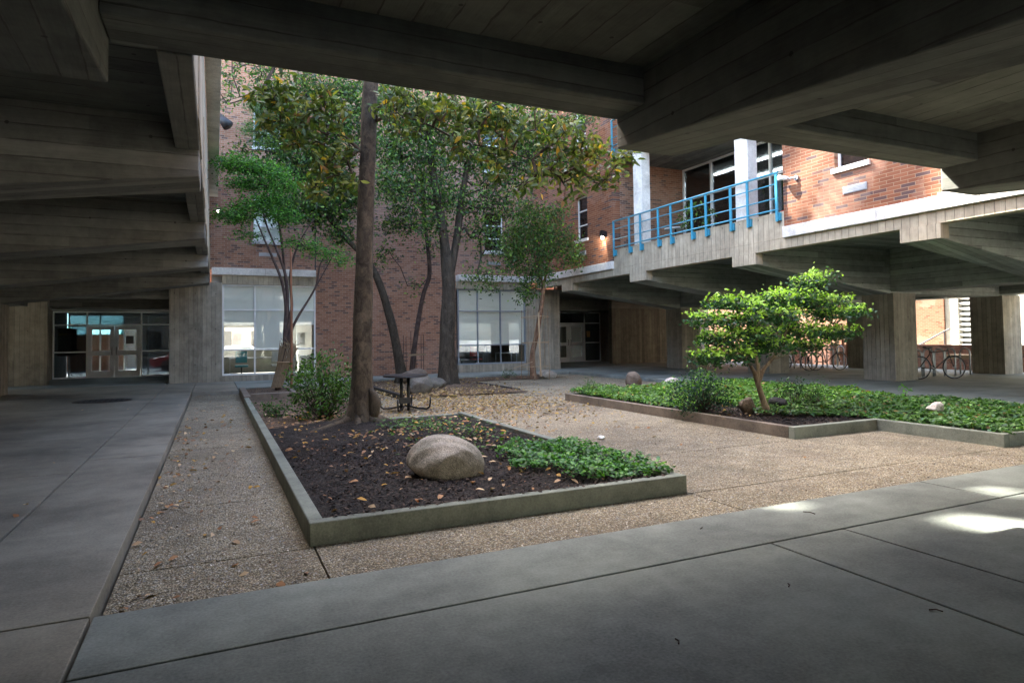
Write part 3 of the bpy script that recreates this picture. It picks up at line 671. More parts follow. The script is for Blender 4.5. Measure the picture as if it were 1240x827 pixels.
deskin(9.1, 10.7, 26.5, 'pale desk behind the left and middle panes of the right window'); deskin(11.05, 11.85, 25.5, 'small pale desk behind the right pane of the right window')
deskin(.5, 2.9, 27.0, 'long pale desk inside the left window')
B(9.6, 9.75, 26.4, 26.5, .751, 1.05).build('card', M['yellow'], None); tag(bpy.data.objects['card'], 'yellow card standing on the desk behind the right window', 'card')
B(10.4, 10.9, 26.5, 26.53, .78, 1.06).build('monitor', M['dark_metal'], None); tag(bpy.data.objects['monitor'], 'dark monitor on the desk behind the right window', 'monitor')

# wall lamps at the rear left corner
w3 = empty('flood_lamp', (.25, 24.7, 9.0), 'dark cone-shaped flood lamp high on the rear brick wall at its left end', 'lamp')
MB().tube([(.12, 24.5, 9.28), (.42, 24.35, 8.9)], [.1, .2], 14).build('housing', M['dark_metal'], w3, smooth=True)
MB().tube([(.1, 24.85, 9.25), (.12, 24.5, 9.28)], .03, 6).build('arm', M['dark_metal'], w3)
w4 = empty('wall_lamp', (.12, 24.75, 5.95), 'tiny lit wall lamp on the brick at the left end of the rear wall', 'wall lamp')
B(.06, .18, 24.74, 24.85, 5.9, 6.05).build('housing', M['black'], w4); B(.08, .16, 24.73, 24.739, 5.92, 6.0).build('lens', M['lamp_on'], w4)

# ------------------------------------------------------------------ planter kerbs and beds
def kerb(pts, z0, z1, t, name, m, label):
    """kerb of straight pieces, outer line pts, thickness t to the left of travel"""
    k = MB()
    for (a, b) in zip(pts, pts[1:]):
        a = np.array(a, float); b = np.array(b, float); d = unit(b-a); nrm = np.array([-d[1], d[0]])
        q = [a, b, b+nrm*t, a+nrm*t]
        # overlap avoided: trim start by t when turning
        k.prism([(p[0], p[1], z0) for p in q], (0, 0, z1-z0))
    o = k.build(name, m, None, .012); tag(o, label, 'kerb'); return o
KT = .11
kA = MB(); kA.box(.63, 4.08, 4.93, 5.04, -.12, .07); kA.box(.63, .74, 5.042, 16.4, -.12, .069); kA.box(3.97, 4.08, 5.042, 11.03, -.12, .069); kA.box(2.2, 3.968, 10.93, 11.03, -.12, .05)
tag(kA.build('planter_kerb', M['kerb'], None, .01), 'low weathered concrete kerb round the boulder and big trunk bed', 'kerb')
tag(B(7.47, 7.58, 6.803, 13.3, -.12, .069).build('planter_kerb', M['dark_kerb'], None, .01), 'dark weathered long left edge of the ivy bed kerb', 'kerb')
kC = MB(); kC.box(7.47, 9.21, 6.69, 6.80, -.12, .07); kC.box(9.212, 9.32, 4.94, 6.80, -.12, .0705); kC.box(9.322, 12.92, 4.94, 5.05, -.12, .069); kC.box(7.582, 12.92, 13.19, 13.3, -.12, .069)
tag(kC.build('planter_kerb', M['kerb'], None, .01), 'low stepped tan concrete kerb along the front of the ivy bed', 'kerb')
kB = MB(); kB.box(.63, .78, 16.45, 19.6, -.12, .10); kB.box(.782, 1.95, 16.6, 16.75, -.12, .14); kB.box(1.80, 1.95, 16.752, 19.6, -.12, .10)
tag(kB.build('timber_planter', M['dark_kerb'], None, .012), 'low timber-edged box bed under the wrapped slim tree before the left window', 'planter')
bpm = simple('black_plastic_edging', (.02, .018, .016), .7); tag(B(4.15, 4.25, 15.6, 19.6, -.11, .03).build('bed_edging', bpm, None, .006), 'raised black edging left of the rear tree bed beside the table', 'edging')
tag(B(7.7, 7.78, 16.4, 19.6, -.11, -.03).build('bed_edging', bpm, None, .006), 'flush black edging strip right of the rear tree bed', 'edging')

def fnoise(x, y, s):
    return (np.sin(x*1.7*s+1.3)*np.cos(y*1.3*s+.4)+.5*np.sin(x*3.9*s+y*2.1*s)+.3*np.cos(x*7.1*s-y*6.3*s+2))/1.8
def bed(name, x0, x1, y0, y1, z, amp, m, step=.07, hump=None, mask=None):
    nx = max(2, int((x1-x0)/step)); ny = max(2, int((y1-y0)/step))
    xs = np.linspace(x0, x1, nx); ys = np.linspace(y0, y1, ny); Xg, Yg = np.meshgrid(xs, ys)
    Z = z+amp*fnoise(Xg, Yg, 1.1)+amp*.5*fnoise(Xg, Yg, 5.)+amp*.5*NR.normal(size=Xg.shape)*.5
    if hump:
        for (hx, hy, hr, hh) in hump: Z = Z+hh*np.exp(-((Xg-hx)**2+(Yg-hy)**2)/hr**2)
    V = np.stack([Xg, Yg, Z], -1).reshape(-1, 3)
    F = [(j*nx+i, j*nx+i+1, (j+1)*nx+i+1, (j+1)*nx+i) for j in range(ny-1) for i in range(nx-1)]
    q = MB(); q.v = [tuple(v) for v in V]; q.f = F
    o = q.build(name, m, smooth=True); tag(o, kind='structure'); return o
bed('mulch_bed', .735, 3.975, 5.035, 10.94, .015, .018, M['soil'], .05, [(2.12, 10.35, .8, .10)])
bed('mulch_bed', .735, 2.3, 10.94, 16.6, -.02, .02, M['soil2'], .08)
bed('mulch_bed', 2.3, 2.9, 10.94, 16.6, -.085, .008, M['soil2'], .08)
bed('mulch_bed', .775, 1.81, 16.74, 19.6, .06, .015, M['soil2'], .08)
bed('mulch_bed', 4.25, 7.7, 15.7, 22.59, -.06, .02, M['soil2'], .09, [(6.47, 18.81, .7, .08)])
bed('mulch_bed', 7.78, 11.7, 20.6, 22.59, -.08, .015, M['soil2'], .09)
bed('mulch_bed', 7.575, 9.3, 6.795, 13.2, .01, .018, M['soil'], .06)
bed('mulch_bed', 9.3, 12.92, 5.04, 13.2, .01, .018, M['soil'], .08)

# ------------------------------------------------------------------ loose litter
def scatter_flat(name, pts, size, cols, m, tilt=.3, asp=.45):
    n = len(pts); ang = NR.uniform(0, 6.283, n); ax = np.stack([np.cos(ang), np.sin(ang), NR.normal(0, tilt*.5, n)], 1)
    nr = np.stack([NR.normal(0, tilt, n), NR.normal(0, tilt, n), np.ones(n)], 1)
    return leafmesh(name, pts, ax, nr, size, size*asp, cols, m, None, .15, .3)
def rect(n, x0, x1, y0, y1, z): return np.stack([NR.uniform(x0, x1, n), NR.uniform(y0, y1, n), np.full(n, z)+NR.uniform(0, .012, n)], 1)
def clump(n, cx, cy, sx, sy, z): return np.stack([NR.normal(cx, sx, n), NR.normal(cy, sy, n), np.full(n, z)+NR.uniform(0, .012, n)], 1)
DRY = [(.36, .18, .08), (.42, .26, .14), (.34, .15, .06), (.55, .38, .22), (.45, .24, .04), (.25, .13, .07)]
pts = np.concatenate([rect(240, .85, 3.85, 5.2, 10.9, .045), clump(260, 2.7, 9.4, .8, .9, .06), clump(170, 1.5, 11.5, .5, .9, .04), clump(60, 3.2, 7.5, .5, .8, .05),
    clump(120, -.35, 10.5, .14, 3.2, -.09), clump(70, .1, 12, .3, 3.0, -.09), rect(24, -.5, .55, 4.2, 9, -.09), rect(12, -3, -.7, 5, 18, .01), rect(10, 4.2, 9, 5, 10, -.09)])
pts = pts[(pts[:, 0] > -3)]; inb = (pts[:, 0] > .6) & (pts[:, 0] < 4.1) & (pts[:, 1] > 4.9) & (pts[:, 1] < 11.1)
pts[inb, 2] = np.maximum(pts[inb, 2], .05); pts = pts[~((pts[:, 0] > .55) & (pts[:, 0] < .78) & (pts[:, 1] > 4.8))]
sz = NR.uniform(.04, .105, len(pts))
tag(scatter_flat('fallen_leaves', pts, sz, palette(len(pts), DRY), M['leaf_dry'], .35), kind='stuff')
pts = np.concatenate([clump(3800, 5.4, 13.6, 1.2, 1.8, -.09), clump(2600, 4.9, 17.2, 1.3, 2.0, -.045), clump(500, 7.3, 16.0, 1.2, 1.8, -.09), clump(300, 6.5, 21, 2.2, .8, -.05), clump(200, 9.2, 9.0, .8, .7, .05), clump(160, 3.4, 12.4, .5, .8, -.09)])
pts = pts[~((pts[:, 0] < 4.15) & (pts[:, 1] < 11.1) & (pts[:, 1] > 4.9))]; pts = pts[(pts[:, 1] < 22.5)]
sel = (pts[:, 0] > 4.25) & (pts[:, 0] < 7.7) & (pts[:, 1] > 15.7); pts[sel, 2] = NR.uniform(-.05, -.02, sel.sum())
tag(scatter_flat('leaf_litter', pts, NR.uniform(.04, .10, len(pts)), palette(len(pts), [(.24, .15, .075), (.34, .22, .11), (.40, .29, .15), (.17, .10, .055), (.40, .26, .06)]), M['leaf_dry'], .35), kind='stuff')
pts = rect(9000, .78, 3.93, 5.06, 8.8, .02); pts[:, 2] = .02+.018*fnoise(pts[:, 0], pts[:, 1], 1.1)+NR.uniform(0, .02, len(pts))
p2 = rect(3500, 7.6, 9.3, 6.85, 9.8, .02); p2[:, 2] = .015+.018*fnoise(p2[:, 0], p2[:, 1], 1.1)+NR.uniform(0, .02, len(p2)); pts = np.concatenate([pts, p2])
tag(scatter_flat('mulch_chips', pts, NR.uniform(.02, .06, len(pts)), palette(len(pts), [(.03, .02, .015), (.06, .04, .03), (.045, .03, .022), (.13, .09, .06)], .25, [.35, .32, .28, .05]), M['chips'], .6, .28), kind='stuff')
# loose pebbles on the aggregate
pb = np.concatenate([rect(2600, -.5, .6, 4.1, 9, -.1), rect(2600, .7, 9, 4.0, 4.88, -.1), rect(2600, 4.15, 7.4, 5, 9, -.1)])
pb[:, 2] = -.099
n = len(pb)
o = scatter_flat('loose_pebbles', pb, NR.uniform(.01, .022, n), palette(n, [(.4, .3, .2), (.55, .5, .42), (.2, .14, .1), (.3, .29, .28)], .2), M['chips'], .5, .8); tag(o, kind='stuff')
# soil crumbs on near kerb
pts = np.concatenate([rect(220, .8, 3.9, 5.0, 5.06, .071)]); tag(scatter_flat('soil_crumbs', pts, NR.uniform(.015, .05, len(pts)), palette(len(pts), [(.03, .02, .015), (.06, .04, .03)]), M['chips'], .5, .6), kind='stuff')

# ------------------------------------------------------------------ ground cover
def cover(name, pts, L, cols, hspread, m=M['leaf']):
    n = len(pts); ang = NR.uniform(0, 6.283, n); ax = np.stack([np.cos(ang), np.sin(ang), NR.normal(.1, .35, n)], 1)
    nr = np.stack([NR.normal(0, .45, n), NR.normal(0, .45, n), np.ones(n)], 1)
    return leafmesh(name, pts, ax, nr, L, L*.72, cols, m, None, .2, .25)
IVY = [(.055, .12, .03), (.08, .17, .04), (.045, .10, .03), (.13, .24, .06), (.05, .12, .06)]
IVY += [(.20, .12, .05)]; n = 60000; P = np.stack([NR.uniform(7.6, 13.1, n), NR.uniform(4.97, 13.3, n)], 1)
edge = 9.15+.5*np.sin(P[:, 1]*1.3)+.25*np.sin(P[:, 1]*4.1+P[:, 0])
keep = ((P[:, 0] > edge) | (P[:, 1] > 9.9+.35*np.sin(P[:, 0]*2.2)+.2*np.sin(P[:, 0]*6)) | ((P[:, 1] < 6.78) & (P[:, 0] > 9.33)))
keep &= ~((P[:, 0] < 9.3) & (P[:, 1] < 6.75)); P = P[keep]
h = .06+.06*fnoise(P[:, 0], P[:, 1], 1.6)+.05*fnoise(P[:, 0], P[:, 1], 5)+.09*np.clip((P[:, 1]-8)/5, 0, 1)
Z = .03+np.clip(h, .03, .4)*NR.uniform(.3, 1.15, len(P))**.6
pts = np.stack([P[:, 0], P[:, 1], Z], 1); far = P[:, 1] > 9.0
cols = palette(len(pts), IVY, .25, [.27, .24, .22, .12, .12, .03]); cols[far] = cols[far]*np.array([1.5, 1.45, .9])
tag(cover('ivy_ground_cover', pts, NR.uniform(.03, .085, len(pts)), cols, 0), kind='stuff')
n = 13000; P = np.stack([NR.uniform(1.9, 4.12, n), NR.uniform(5.1, 8.6, n)], 1)
cx = 3.95-(P[:, 1]-5.2)*.30
keep = (P[:, 0] > 2.85+.35*np.abs(P[:, 1]-6.3)+.12*np.sin(P[:, 1]*9)) & (P[:, 1] > 5.02+.45*np.clip((3.5-P[:, 0]), 0, 2)+.06*np.sin(P[:, 0]*14)) & (P[:, 1] < 7.3)
P = P[keep]; Z = .05+np.clip(.08+.06*fnoise(P[:, 0], P[:, 1], 3), .02, .3)*NR.uniform(.2, 1.2, len(P))
pts = np.stack([P[:, 0], P[:, 1], Z], 1)
tag(cover('ivy_patch', pts, NR.uniform(.03, .06, len(pts)), palette(len(pts), [(.04, .13, .018), (.06, .18, .025), (.03, .09, .018), (.11, .27, .04)], .2), 0), kind='stuff')
n = 700; P = np.concatenate([np.stack([NR.normal(2.75, .35, n//2), NR.normal(9.6, .35, n//2)], 1), np.stack([NR.normal(2.6, .25, n//4), NR.normal(7.5, .3, n//4)], 1), np.stack([NR.normal(3.2, .25, n//4), NR.normal(8.6, .5, n//4)], 1)])
pts = np.stack([P[:, 0], P[:, 1], .05+NR.uniform(0, .12, len(P))], 1)
tag(cover('low_weeds', pts, NR.uniform(.035, .06, len(pts)), palette(len(pts), [(.06, .14, .02), (.10, .2, .03), (.04, .09, .02)], .2), 0), kind='stuff')

# ------------------------------------------------------------------ trees
def blobpts(blobs, dens, yj=1.0):
    """blobs: (px, py, depthY, rx, rz, ry) in metres around a point of the crown"""
    out = []
    for (c, rx, ry, rz, k) in blobs:
        n = max(3, int(k*dens)); d = rdir(n)*(NR.uniform(0, 1, (n, 1))**.45)
        out.append(np.array(c)+d*np.array([rx, ry, rz]))
    return np.concatenate(out)
def grow(trunk, rad, targets, zmin, seg=.4, droop=.0, r0=.004, attach_from=0):
    """branches from trunk polyline to targets; returns nodes, parents, radii counts"""
    nodes = [np.array(p, float) for p in trunk]; par = [-1]+list(range(len(trunk)-1)); nt = len(trunk)
    ok = [p[2] >= zmin and i >= attach_from for i, p in enumerate(trunk)]
    tr = np.array([p for i, p in enumerate(trunk) if ok[i]])
    d = np.min(np.linalg.norm(targets[:, None]-tr[None], axis=2), axis=1); order = np.argsort(d)
    tip = []
    arr = np.array(nodes); okA = np.array(ok); extra = np.where(okA, 0, 1e6)
    depth = np.zeros(len(nodes))
    for t in targets[order]:
        dist = np.linalg.norm(arr-t, axis=1)+extra+.35*np.maximum(0, arr[:, 2]-t[2]+.1)+.10*depth
        j = int(np.argmin(dist)); a = arr[j]; L = np.linalg.norm(t-a); k = max(1, int(L/seg)); prev = j
        bow = np.array([0, 0, .12*L])+NR.normal(0, .05*L, 3); new = []; dd = depth[j]
        for s in range(1, k+1):
            f = s/k; p = a+(t-a)*f+bow*math.sin(math.pi*f)*(1-droop)+(NR.normal(0, .03, 3) if s < k else 0)
            dd += L/k; nodes.append(p); par.append(prev); prev = len(nodes)-1; new.append(p)
            depth = np.append(depth, dd); extra = np.append(extra, 0)
        arr = np.concatenate([arr, np.array(new)]); tip.append(prev)
    cnt = np.zeros(len(nodes)); 
    for t in tip: cnt[t] = 1
    for i in range(len(nodes)-1, nt-1, -1): cnt[par[i]] += cnt[i]
    r = r0*np.maximum(cnt, 1)**.5
    return arr, par, r, nt
def branchmesh(arr, par, r, nt, rad, maxr=None):
    q = MB()
    for i in range(nt, len(arr)):
        p = par[i]; ra = r[p] if p >= nt else min(r[i]*1.25, rad[min(p, len(rad)-1)]*.85); ra = min(ra, r[i]*1.6)
        if maxr: ra = min(ra, maxr)
        q.tube([arr[p], arr[i]], [ra, min(r[i], maxr or 9)], 5 if r[i] < .02 else 7, False)
    return q
def trunkmesh(pts, rad, n=18, flare=0, rough=.06, sub=7, seed=0):
    """smooth trunk with uneven girth and root flare"""
    P = np.array(pts, float); R = np.array(rad, float); t = np.linspace(0, len(P)-1, (len(P)-1)*sub+1)
    # catmull-rom
    def cr(A, u):
        i = min(int(u), len(A)-2); f = u-i; p0 = A[max(i-1, 0)]; p1 = A[i]; p2 = A[i+1]; p3 = A[min(i+2, len(A)-1)]
        return .5*((2*p1)+(-p0+p2)*f+(2*p0-5*p1+4*p2-p3)*f*f+(-p0+3*p1-3*p2+p3)*f**3)
    C = [cr(P, u) for u in t]; Rr = [float(cr(R, u)) for u in t]
    vs = []; fs = []
    for k, (c, r) in enumerate(zip(C, Rr)):
        zz = c[2]-C[0][2]
        for j in range(n):
            a = 2*math.pi*j/n
            w = 1+rough*(math.sin(3*a+zz*1.3+seed)+.6*math.sin(5*a-zz*2.7+seed*2)+.5*math.sin(2*a+zz*4.1))
            if flare: w += flare*math.exp(-zz/.2)*(1+.55*math.sin(4*a+seed)+.3*math.sin(7*a+1))
            vs.append((c[0]+r*w*math.cos(a), c[1]+r*w*math.sin(a), c[2]))
    for k in range(len(C)-1):
        for j in range(n): fs.append((k*n+j, k*n+(j+1) % n, (k+1)*n+(j+1) % n, (k+1)*n+j))
    fs.append(tuple((len(C)-1)*n+j for j in range(n)))
    q = MB(); q.v = vs; q.f = fs; q.sm = True; return q, C
def pxblobs(lst, Y, yj=.8):
    """crown masses given by where they stand: (px, py, width, height, amount[, dY])"""
    out = []
    for b in lst:
        dy = b[5] if len(b) > 5 else 0
        c = atY(b[0], b[1], Y+dy); dep = float((c-np.array([0, 0, EYE]))@_F); s = dep/CF
        out.append((c, b[2]*s, max(.35, b[2]*s*yj), b[3]*s, b[4]))
    return out
def crown(parent, tips, per, L, asp, cols, m, rad=.12, up=.5, rosette=False, name='crown', bend=.25, tipcol=None, flat=.0, w=None, out=None):
    n = len(tips)*per; base = np.repeat(tips, per, 0); d = rdir(n); d[:, 2] = d[:, 2]*(1-flat)+up*.3*(1 if rosette else .3)
    d = unit(d)
    if rosette: pos = base+d*.02+NR.normal(0, .035, (n, 3))
    else: pos = base+NR.normal(0, rad, (n, 3))*np.array([1, 1, 1-flat*.6])
    nr = unit(np.stack([NR.normal(0, .9, n), NR.normal(0, .9, n), np.full(n, .25+up*.6)], 1))
    LL = L*NR.uniform(.65, 1.15, n); c = palette(n, cols, .18, w)
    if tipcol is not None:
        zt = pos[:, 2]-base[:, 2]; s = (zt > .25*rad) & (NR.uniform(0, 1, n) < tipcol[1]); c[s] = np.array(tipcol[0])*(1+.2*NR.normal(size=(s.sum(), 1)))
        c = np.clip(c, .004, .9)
    return leafmesh(name, pos, d, nr, LL, LL*asp, c, m, parent, bend)
def tree(name, label, cat, trunk, rad, blobs, dens, per, L, asp, cols, lm=M['leaf'], bm=M['bark'], zmin=2, group=None, flare=.3, rough=.05, seed=0, rosette=False, lrad=.12, seg=.4, r0=.0045, up=.5, tipcol=None, flat=0, w=None, extra_trunks=(), maxr=None, attach=0, droop=0, n=16):
    root = empty(name, tuple(float(q) for q in trunk[0]), label, cat, group)
    q, C = trunkmesh(trunk, rad, n, flare, rough, 7, seed)
    allpts = [np.array(c) for c in C][::3]; rr = list(np.interp(np.linspace(0, len(trunk)-1, len(allpts)), range(len(trunk)), rad))
    for (tp, tr_) in extra_trunks:
        q2, C2 = trunkmesh(tp, tr_, 12, 0, rough, 7, seed+2); q.add(q2.v, q2.f)
    to = q.build('trunk', bm, root)
    tips = blobpts(blobs, dens)
    ex = []
    ok_nodes = list(allpts)
    for (tp, tr_) in extra_trunks:
        t2 = np.array(tp, float); u = np.linspace(0, len(t2)-1, len(t2)*3); ok_nodes += [np.array([np.interp(k, range(len(t2)), t2[:, a]) for a in range(3)]) for k in u]
        rr += list(np.interp(u, range(len(t2)), tr_))
    arr, par, r, nt = grow(ok_nodes, rr, tips, zmin, seg, droop, r0)
    br = branchmesh(arr, par, r, nt, rr, maxr); 
    if br.v: bo = br.build('branches', bm, root, smooth=True)
    crown(root, tips, per, L, asp, cols, lm, lrad, up, rosette, tipcol=tipcol, flat=flat, w=w)
    return root
T = lambda x, y, Y: tuple(float(q) for q in atY(x, y, Y))
# T1 magnolia
DK = [(.025, .06, .015), (.04, .09, .02), (.065, .13, .025), (.13, .22, .035), (.04, .075, .025)]
MAG = [(.045, .072, .015), (.075, .105, .02), (.115, .15, .03), (.22, .23, .045), (.46, .28, .03), (.20, .11, .04)]
tr = [(2.12, 10.45, -.02), T(438, 470, 10.4), T(439, 400, 10.4), T(442, 300, 10.4), T(445, 200, 10.4), T(448, 110, 10.4), (2.45, 10.4, 6.6), (2.5, 10.5, 8.0)]
mb_ = pxblobs([(325, 112, 28, 22, 7), (355, 130, 34, 26, 9), (395, 135, 34, 28, 10), (365, 168, 30, 22, 8), (410, 180, 26, 22, 6), (395, 205, 28, 20, 6), (420, 225, 20, 18, 4), (385, 235, 20, 12, 3), (340, 150, 30, 20, 6), (480, 128, 34, 20, 8, -.5), (530, 135, 34, 24, 10, -.7), (580, 140, 38, 26, 12, -.8),
    (630, 150, 38, 26, 12, -1.), (675, 165, 36, 24, 11, -1.2), (715, 185, 28, 20, 8, -1.3), (750, 190, 18, 12, 4, -1.4), (605, 185, 30, 16, 6, -.9), (660, 205, 26, 14, 5, -1.1), (735, 215, 18, 12, 4, -1.3), (690, 232, 20, 12, 3, -1.2), (640, 225, 20, 10, 3, -1.1), (700, 210, 26, 14, 5, -1.2), (600, 215, 18, 8, 2, -1.), (560, 175, 26, 14, 4, -.8), (500, 160, 22, 12, 3, -.6)], 10.2, .9)
mb_ += [((2.3, 10.5, 7.0), 2.6, 2.6, 1.2, 26), ((4.2, 9.6, 6.4), 1.6, 1.6, .8, 14), ((.8, 10.5, 6.4), 1.4, 1.4, .7, 12)]
tree('magnolia_tree', 'tall tree with thick straight grey trunk and big yellowing leaves beside the boulder', 'tree', tr, [.19, .168, .150, .136, .128, .122, .1, .06], mb_, 2.9, 8, .155, .34, MAG, M['leaf'], M['bark_pale'], 4.2, None, .95, .04, 1.3, True, .1, .5, .0045, .3, extra_trunks=[([T(447, 150, 10.4), T(480, 140, 10.2), T(520, 152, 9.9), T(560, 172, 9.6), T(600, 180, 9.4), T(640, 192, 9.2), T(680, 208, 9.)], [.06, .045, .038, .032, .025, .018, .01]), ([T(444, 190, 10.4), T(410, 160, 10.4), T(375, 145, 10.3), T(340, 125, 10.3)], [.05, .035, .025, .012])], maxr=.03, w=[.27, .29, .23, .14, .04, .03], n=26)
_mg = bpy.data.objects['magnolia_tree']; _rt = MB()
for (a_, L_, r_) in ((3.6, .95, .055), (4.4, .5, .05), (5.3, .6, .06), (.2, .5, .06), (1.4, .5, .05), (2.6, .6, .05)):
    _d = np.array([math.cos(a_), math.sin(a_)]); _p = np.array([2.12, 10.45])
    _rt.tube([(*(_p+_d*.12), .22), (*(_p+_d*.28), .10), (*(_p+_d*(.28+.4*L_)), .05), (*(_p+_d*(.3+L_)+np.array([.05, -.04])), .0)], [r_*1.5, r_*1.4, r_*.9, r_*.35], 10)
_rt.build('roots', M['bark_pale'], _mg, smooth=True)
_bl = MB(); _c = np.array(T(453, 492, 10.25)); _bl.tube([_c+[-.06, 0, .28], _c+[-.01, 0, .18], _c+[.02, 0, .05], _c+[0, 0, -.1], _c+[-.05, 0, -.22]], [.03, .075, .095, .085, .05], 12); _bl.build('burl', M['bark_pale'], _mg, smooth=True)
# T4 twin-trunked tree
Y4 = 18.8
tr = [(6.47, 18.8, -.05), T(541, 430, Y4), T(543, 380, Y4), T(543, 335, Y4), T(536, 280, Y4), T(528, 230, Y4), T(522, 190, Y4), T(518, 140, Y4), T(520, 90, Y4)]
ex = [([T(543, 345, Y4), T(553, 290, Y4), T(559, 240, Y4), T(566, 200, Y4), T(575, 150, Y4)], [.13, .12, .10, .08, .05])]
bl = pxblobs([(470, 130, 40, 30, 16), (520, 150, 45, 32, 20), (570, 150, 45, 35, 20), (620, 160, 40, 35, 18), (480, 180, 38, 28, 14), (530, 200, 42, 26, 14), (590, 200, 42, 28, 15), (640, 200, 38, 30, 14), (475, 225, 30, 22, 9), (520, 235, 36, 20, 8), (570, 245, 36, 20, 8),
    (610, 245, 30, 22, 8), (660, 170, 30, 25, 9), (690, 190, 28, 22, 7), (575, 280, 26, 16, 4), (520, 270, 26, 14, 4), (600, 130, 40, 20, 10), (700, 145, 30, 22, 6), (590, 335, 22, 8, 2.2), (600, 305, 20, 10, 2)], Y4, .9)
bl += [((6.5, 18.8, 9.5), 3.0, 2.5, 1.2, 20), ((9, 18.5, 9.2), 2, 2, 1, 10)]
tree('evergreen_tree', 'twin-trunked dark evergreen tree standing closest to the right brick edge of the rear wall', 'tree', tr, [.30, .25, .22, .19, .14, .12, .10, .07, .05], bl, 6.5, 15, .12, .45, DK, M['leaf'], M['bark_green'], 4.2, 'evergreens along the rear wall', .3, .08, 2.2, False, .20, .45, .0055, extra_trunks=ex)
# T2 leaning tree
Y2 = 21.0
tr = [(5.66, 21.0, -.05), T(484, 440, Y2), T(474, 390, Y2), T(460, 345, Y2), T(446, 318, Y2), T(425, 295, Y2), T(405, 272, Y2), T(388, 245, Y2), T(372, 200, Y2), T(365, 150, Y2)]
bl = pxblobs([(420, 240, 36, 24, 13), (385, 255, 34, 22, 12), (350, 250, 30, 18, 9), (400, 205, 38, 26, 14), (360, 205, 34, 26, 12), (420, 165, 36, 30, 14), (375, 160, 36, 28, 14), (335, 175, 24, 26, 8), (430, 120, 34, 28, 12), (390, 110, 40, 24, 13), (345, 130, 30, 22, 8), (415, 285, 22, 12, 4), (300, 190, 14, 16, 2)], Y2, .9)
bl += [((1.8, 21, 9.5), 2.6, 2, 1.2, 14)]
tree('evergreen_tree', 'leaning slender evergreen curving left behind the thick foreground trunk', 'tree', tr, [.20, .16, .14, .13, .12, .11, .10, .08, .06, .04], bl, 8, 16, .125, .45, DK, M['leaf'], M['bark_green'], 4.6, 'evergreens along the rear wall', .3, .05, 3.2, False, .2, .45, .0055)
# T3 thin dark tree
Y3 = 22.0
tr = [(6.25, 22.0, -.05), T(502, 420, Y3), T(508, 380, Y3), T(513, 355, Y3), T(520, 330, Y3), T(516, 280, Y3), T(513, 240, Y3), T(508, 190, Y3), T(505, 130, Y3)]
bl = pxblobs([(510, 215, 30, 20, 8), (485, 240, 28, 20, 8), (530, 245, 26, 18, 6), (500, 270, 32, 16, 7), (475, 275, 22, 14, 4), (465, 310, 16, 12, 2.4), (525, 300, 22, 8, 2), (500, 165, 34, 24, 9), (470, 200, 26, 20, 6), (500, 345, 14, 5, .8)], Y3, .9)
tree('slim_tree', 'thin crooked dark-barked tree with a wire and timber cage at its foot', 'tree', tr, [.10, .09, .08, .08, .075, .06, .05, .045, .03], bl, 6.5, 14, .115, .45, DK, M['leaf'], M['bark_dark'], 3.4, None, .2, .06, 4.2, False, .19, .45, .004)
# T5 staked young tree
Y5 = 20.5
tr = [(10.25, 20.5, -.08), T(645, 430, Y5), T(650, 405, Y5), T(654, 380, Y5), T(657, 360, Y5), T(658, 342, Y5)]
ex = [([T(658, 344, Y5), T(653, 332, Y5), T(648, 310, Y5), T(645, 280, Y5)], [.055, .045, .035, .02]), ([T(658, 344, Y5), T(662, 330, Y5), T(668, 305, Y5), T(672, 280, Y5)], [.055, .04, .03, .02])]
bl = pxblobs([(650, 275, 34, 20, 13), (625, 290, 26, 20, 9), (680, 290, 26, 20, 9), (650, 305, 36, 18, 12), (620, 315, 20, 16, 6), (690, 312, 18, 12, 4), (650, 330, 26, 12, 7), (640, 348, 14, 12, 3.5), (640, 255, 24, 12, 5), (670, 258, 20, 12, 4), (636, 362, 7, 6, 1), (600, 345, 14, 5, 1.2), (570, 335, 10, 4, .8)], Y5, .9)
tree('young_tree', 'young round-crowned tree tied to pale stakes in front of the right corner pier', 'tree', tr, [.11, .095, .085, .08, .075, .065], bl, 9, 14, .105, .48, [(.04, .085, .02), (.06, .13, .03), (.09, .18, .03), (.03, .06, .02), (.22, .38, .03)], M['leaf'], bark('tan_bark', (.22, .13, .08), (.09, .05, .03)), 3.0, None, .25, .06, 5.2, False, .16, .35, .003, extra_trunks=ex, w=[.3, .3, .22, .15, .03])
# T6 maple with wrapped base
Y6 = 18.6
tr = [(1.55, 18.6, .05), T(344, 430, Y6), T(345, 400, Y6), T(346, 370, Y6), T(341, 340, Y6), T(330, 312, Y6), T(318, 285, Y6), T(306, 255, Y6)]
ex = [([T(345, 400, Y6), T(348, 365, Y6), T(346, 335, Y6), T(336, 305, Y6), T(322, 270, Y6), T(315, 235, Y6)], [.05, .045, .04, .03, .025, .015]),
      ([T(345, 410, Y6), T(353, 375, Y6), T(352, 330, Y6), T(362, 295, Y6), T(380, 265, Y6)], [.045, .04, .035, .025, .015]),
      ([T(346, 415, Y6), T(360, 385, Y6), T(382, 348, Y6), T(388, 320, Y6), T(400, 300, Y6)], [.045, .04, .03, .02, .012]),
      ([T(382, 348, Y6), T(395, 325, Y6), T(405, 305, Y6)], [.025, .018, .01])]
bl = pxblobs([(290, 200, 28, 9, 14), (325, 208, 26, 10, 12), (300, 222, 30, 7, 10), (345, 225, 24, 8, 8), (285, 262, 26, 7, 9), (310, 250, 26, 9, 10), (340, 262, 24, 7, 7), (300, 285, 14, 6, 2), (375, 300, 24, 4, 3), (400, 308, 22, 4, 3), (355, 292, 20, 4, 2), (415, 317, 14, 3, 1.6), (330, 240, 26, 6, 6)], Y6, .9)
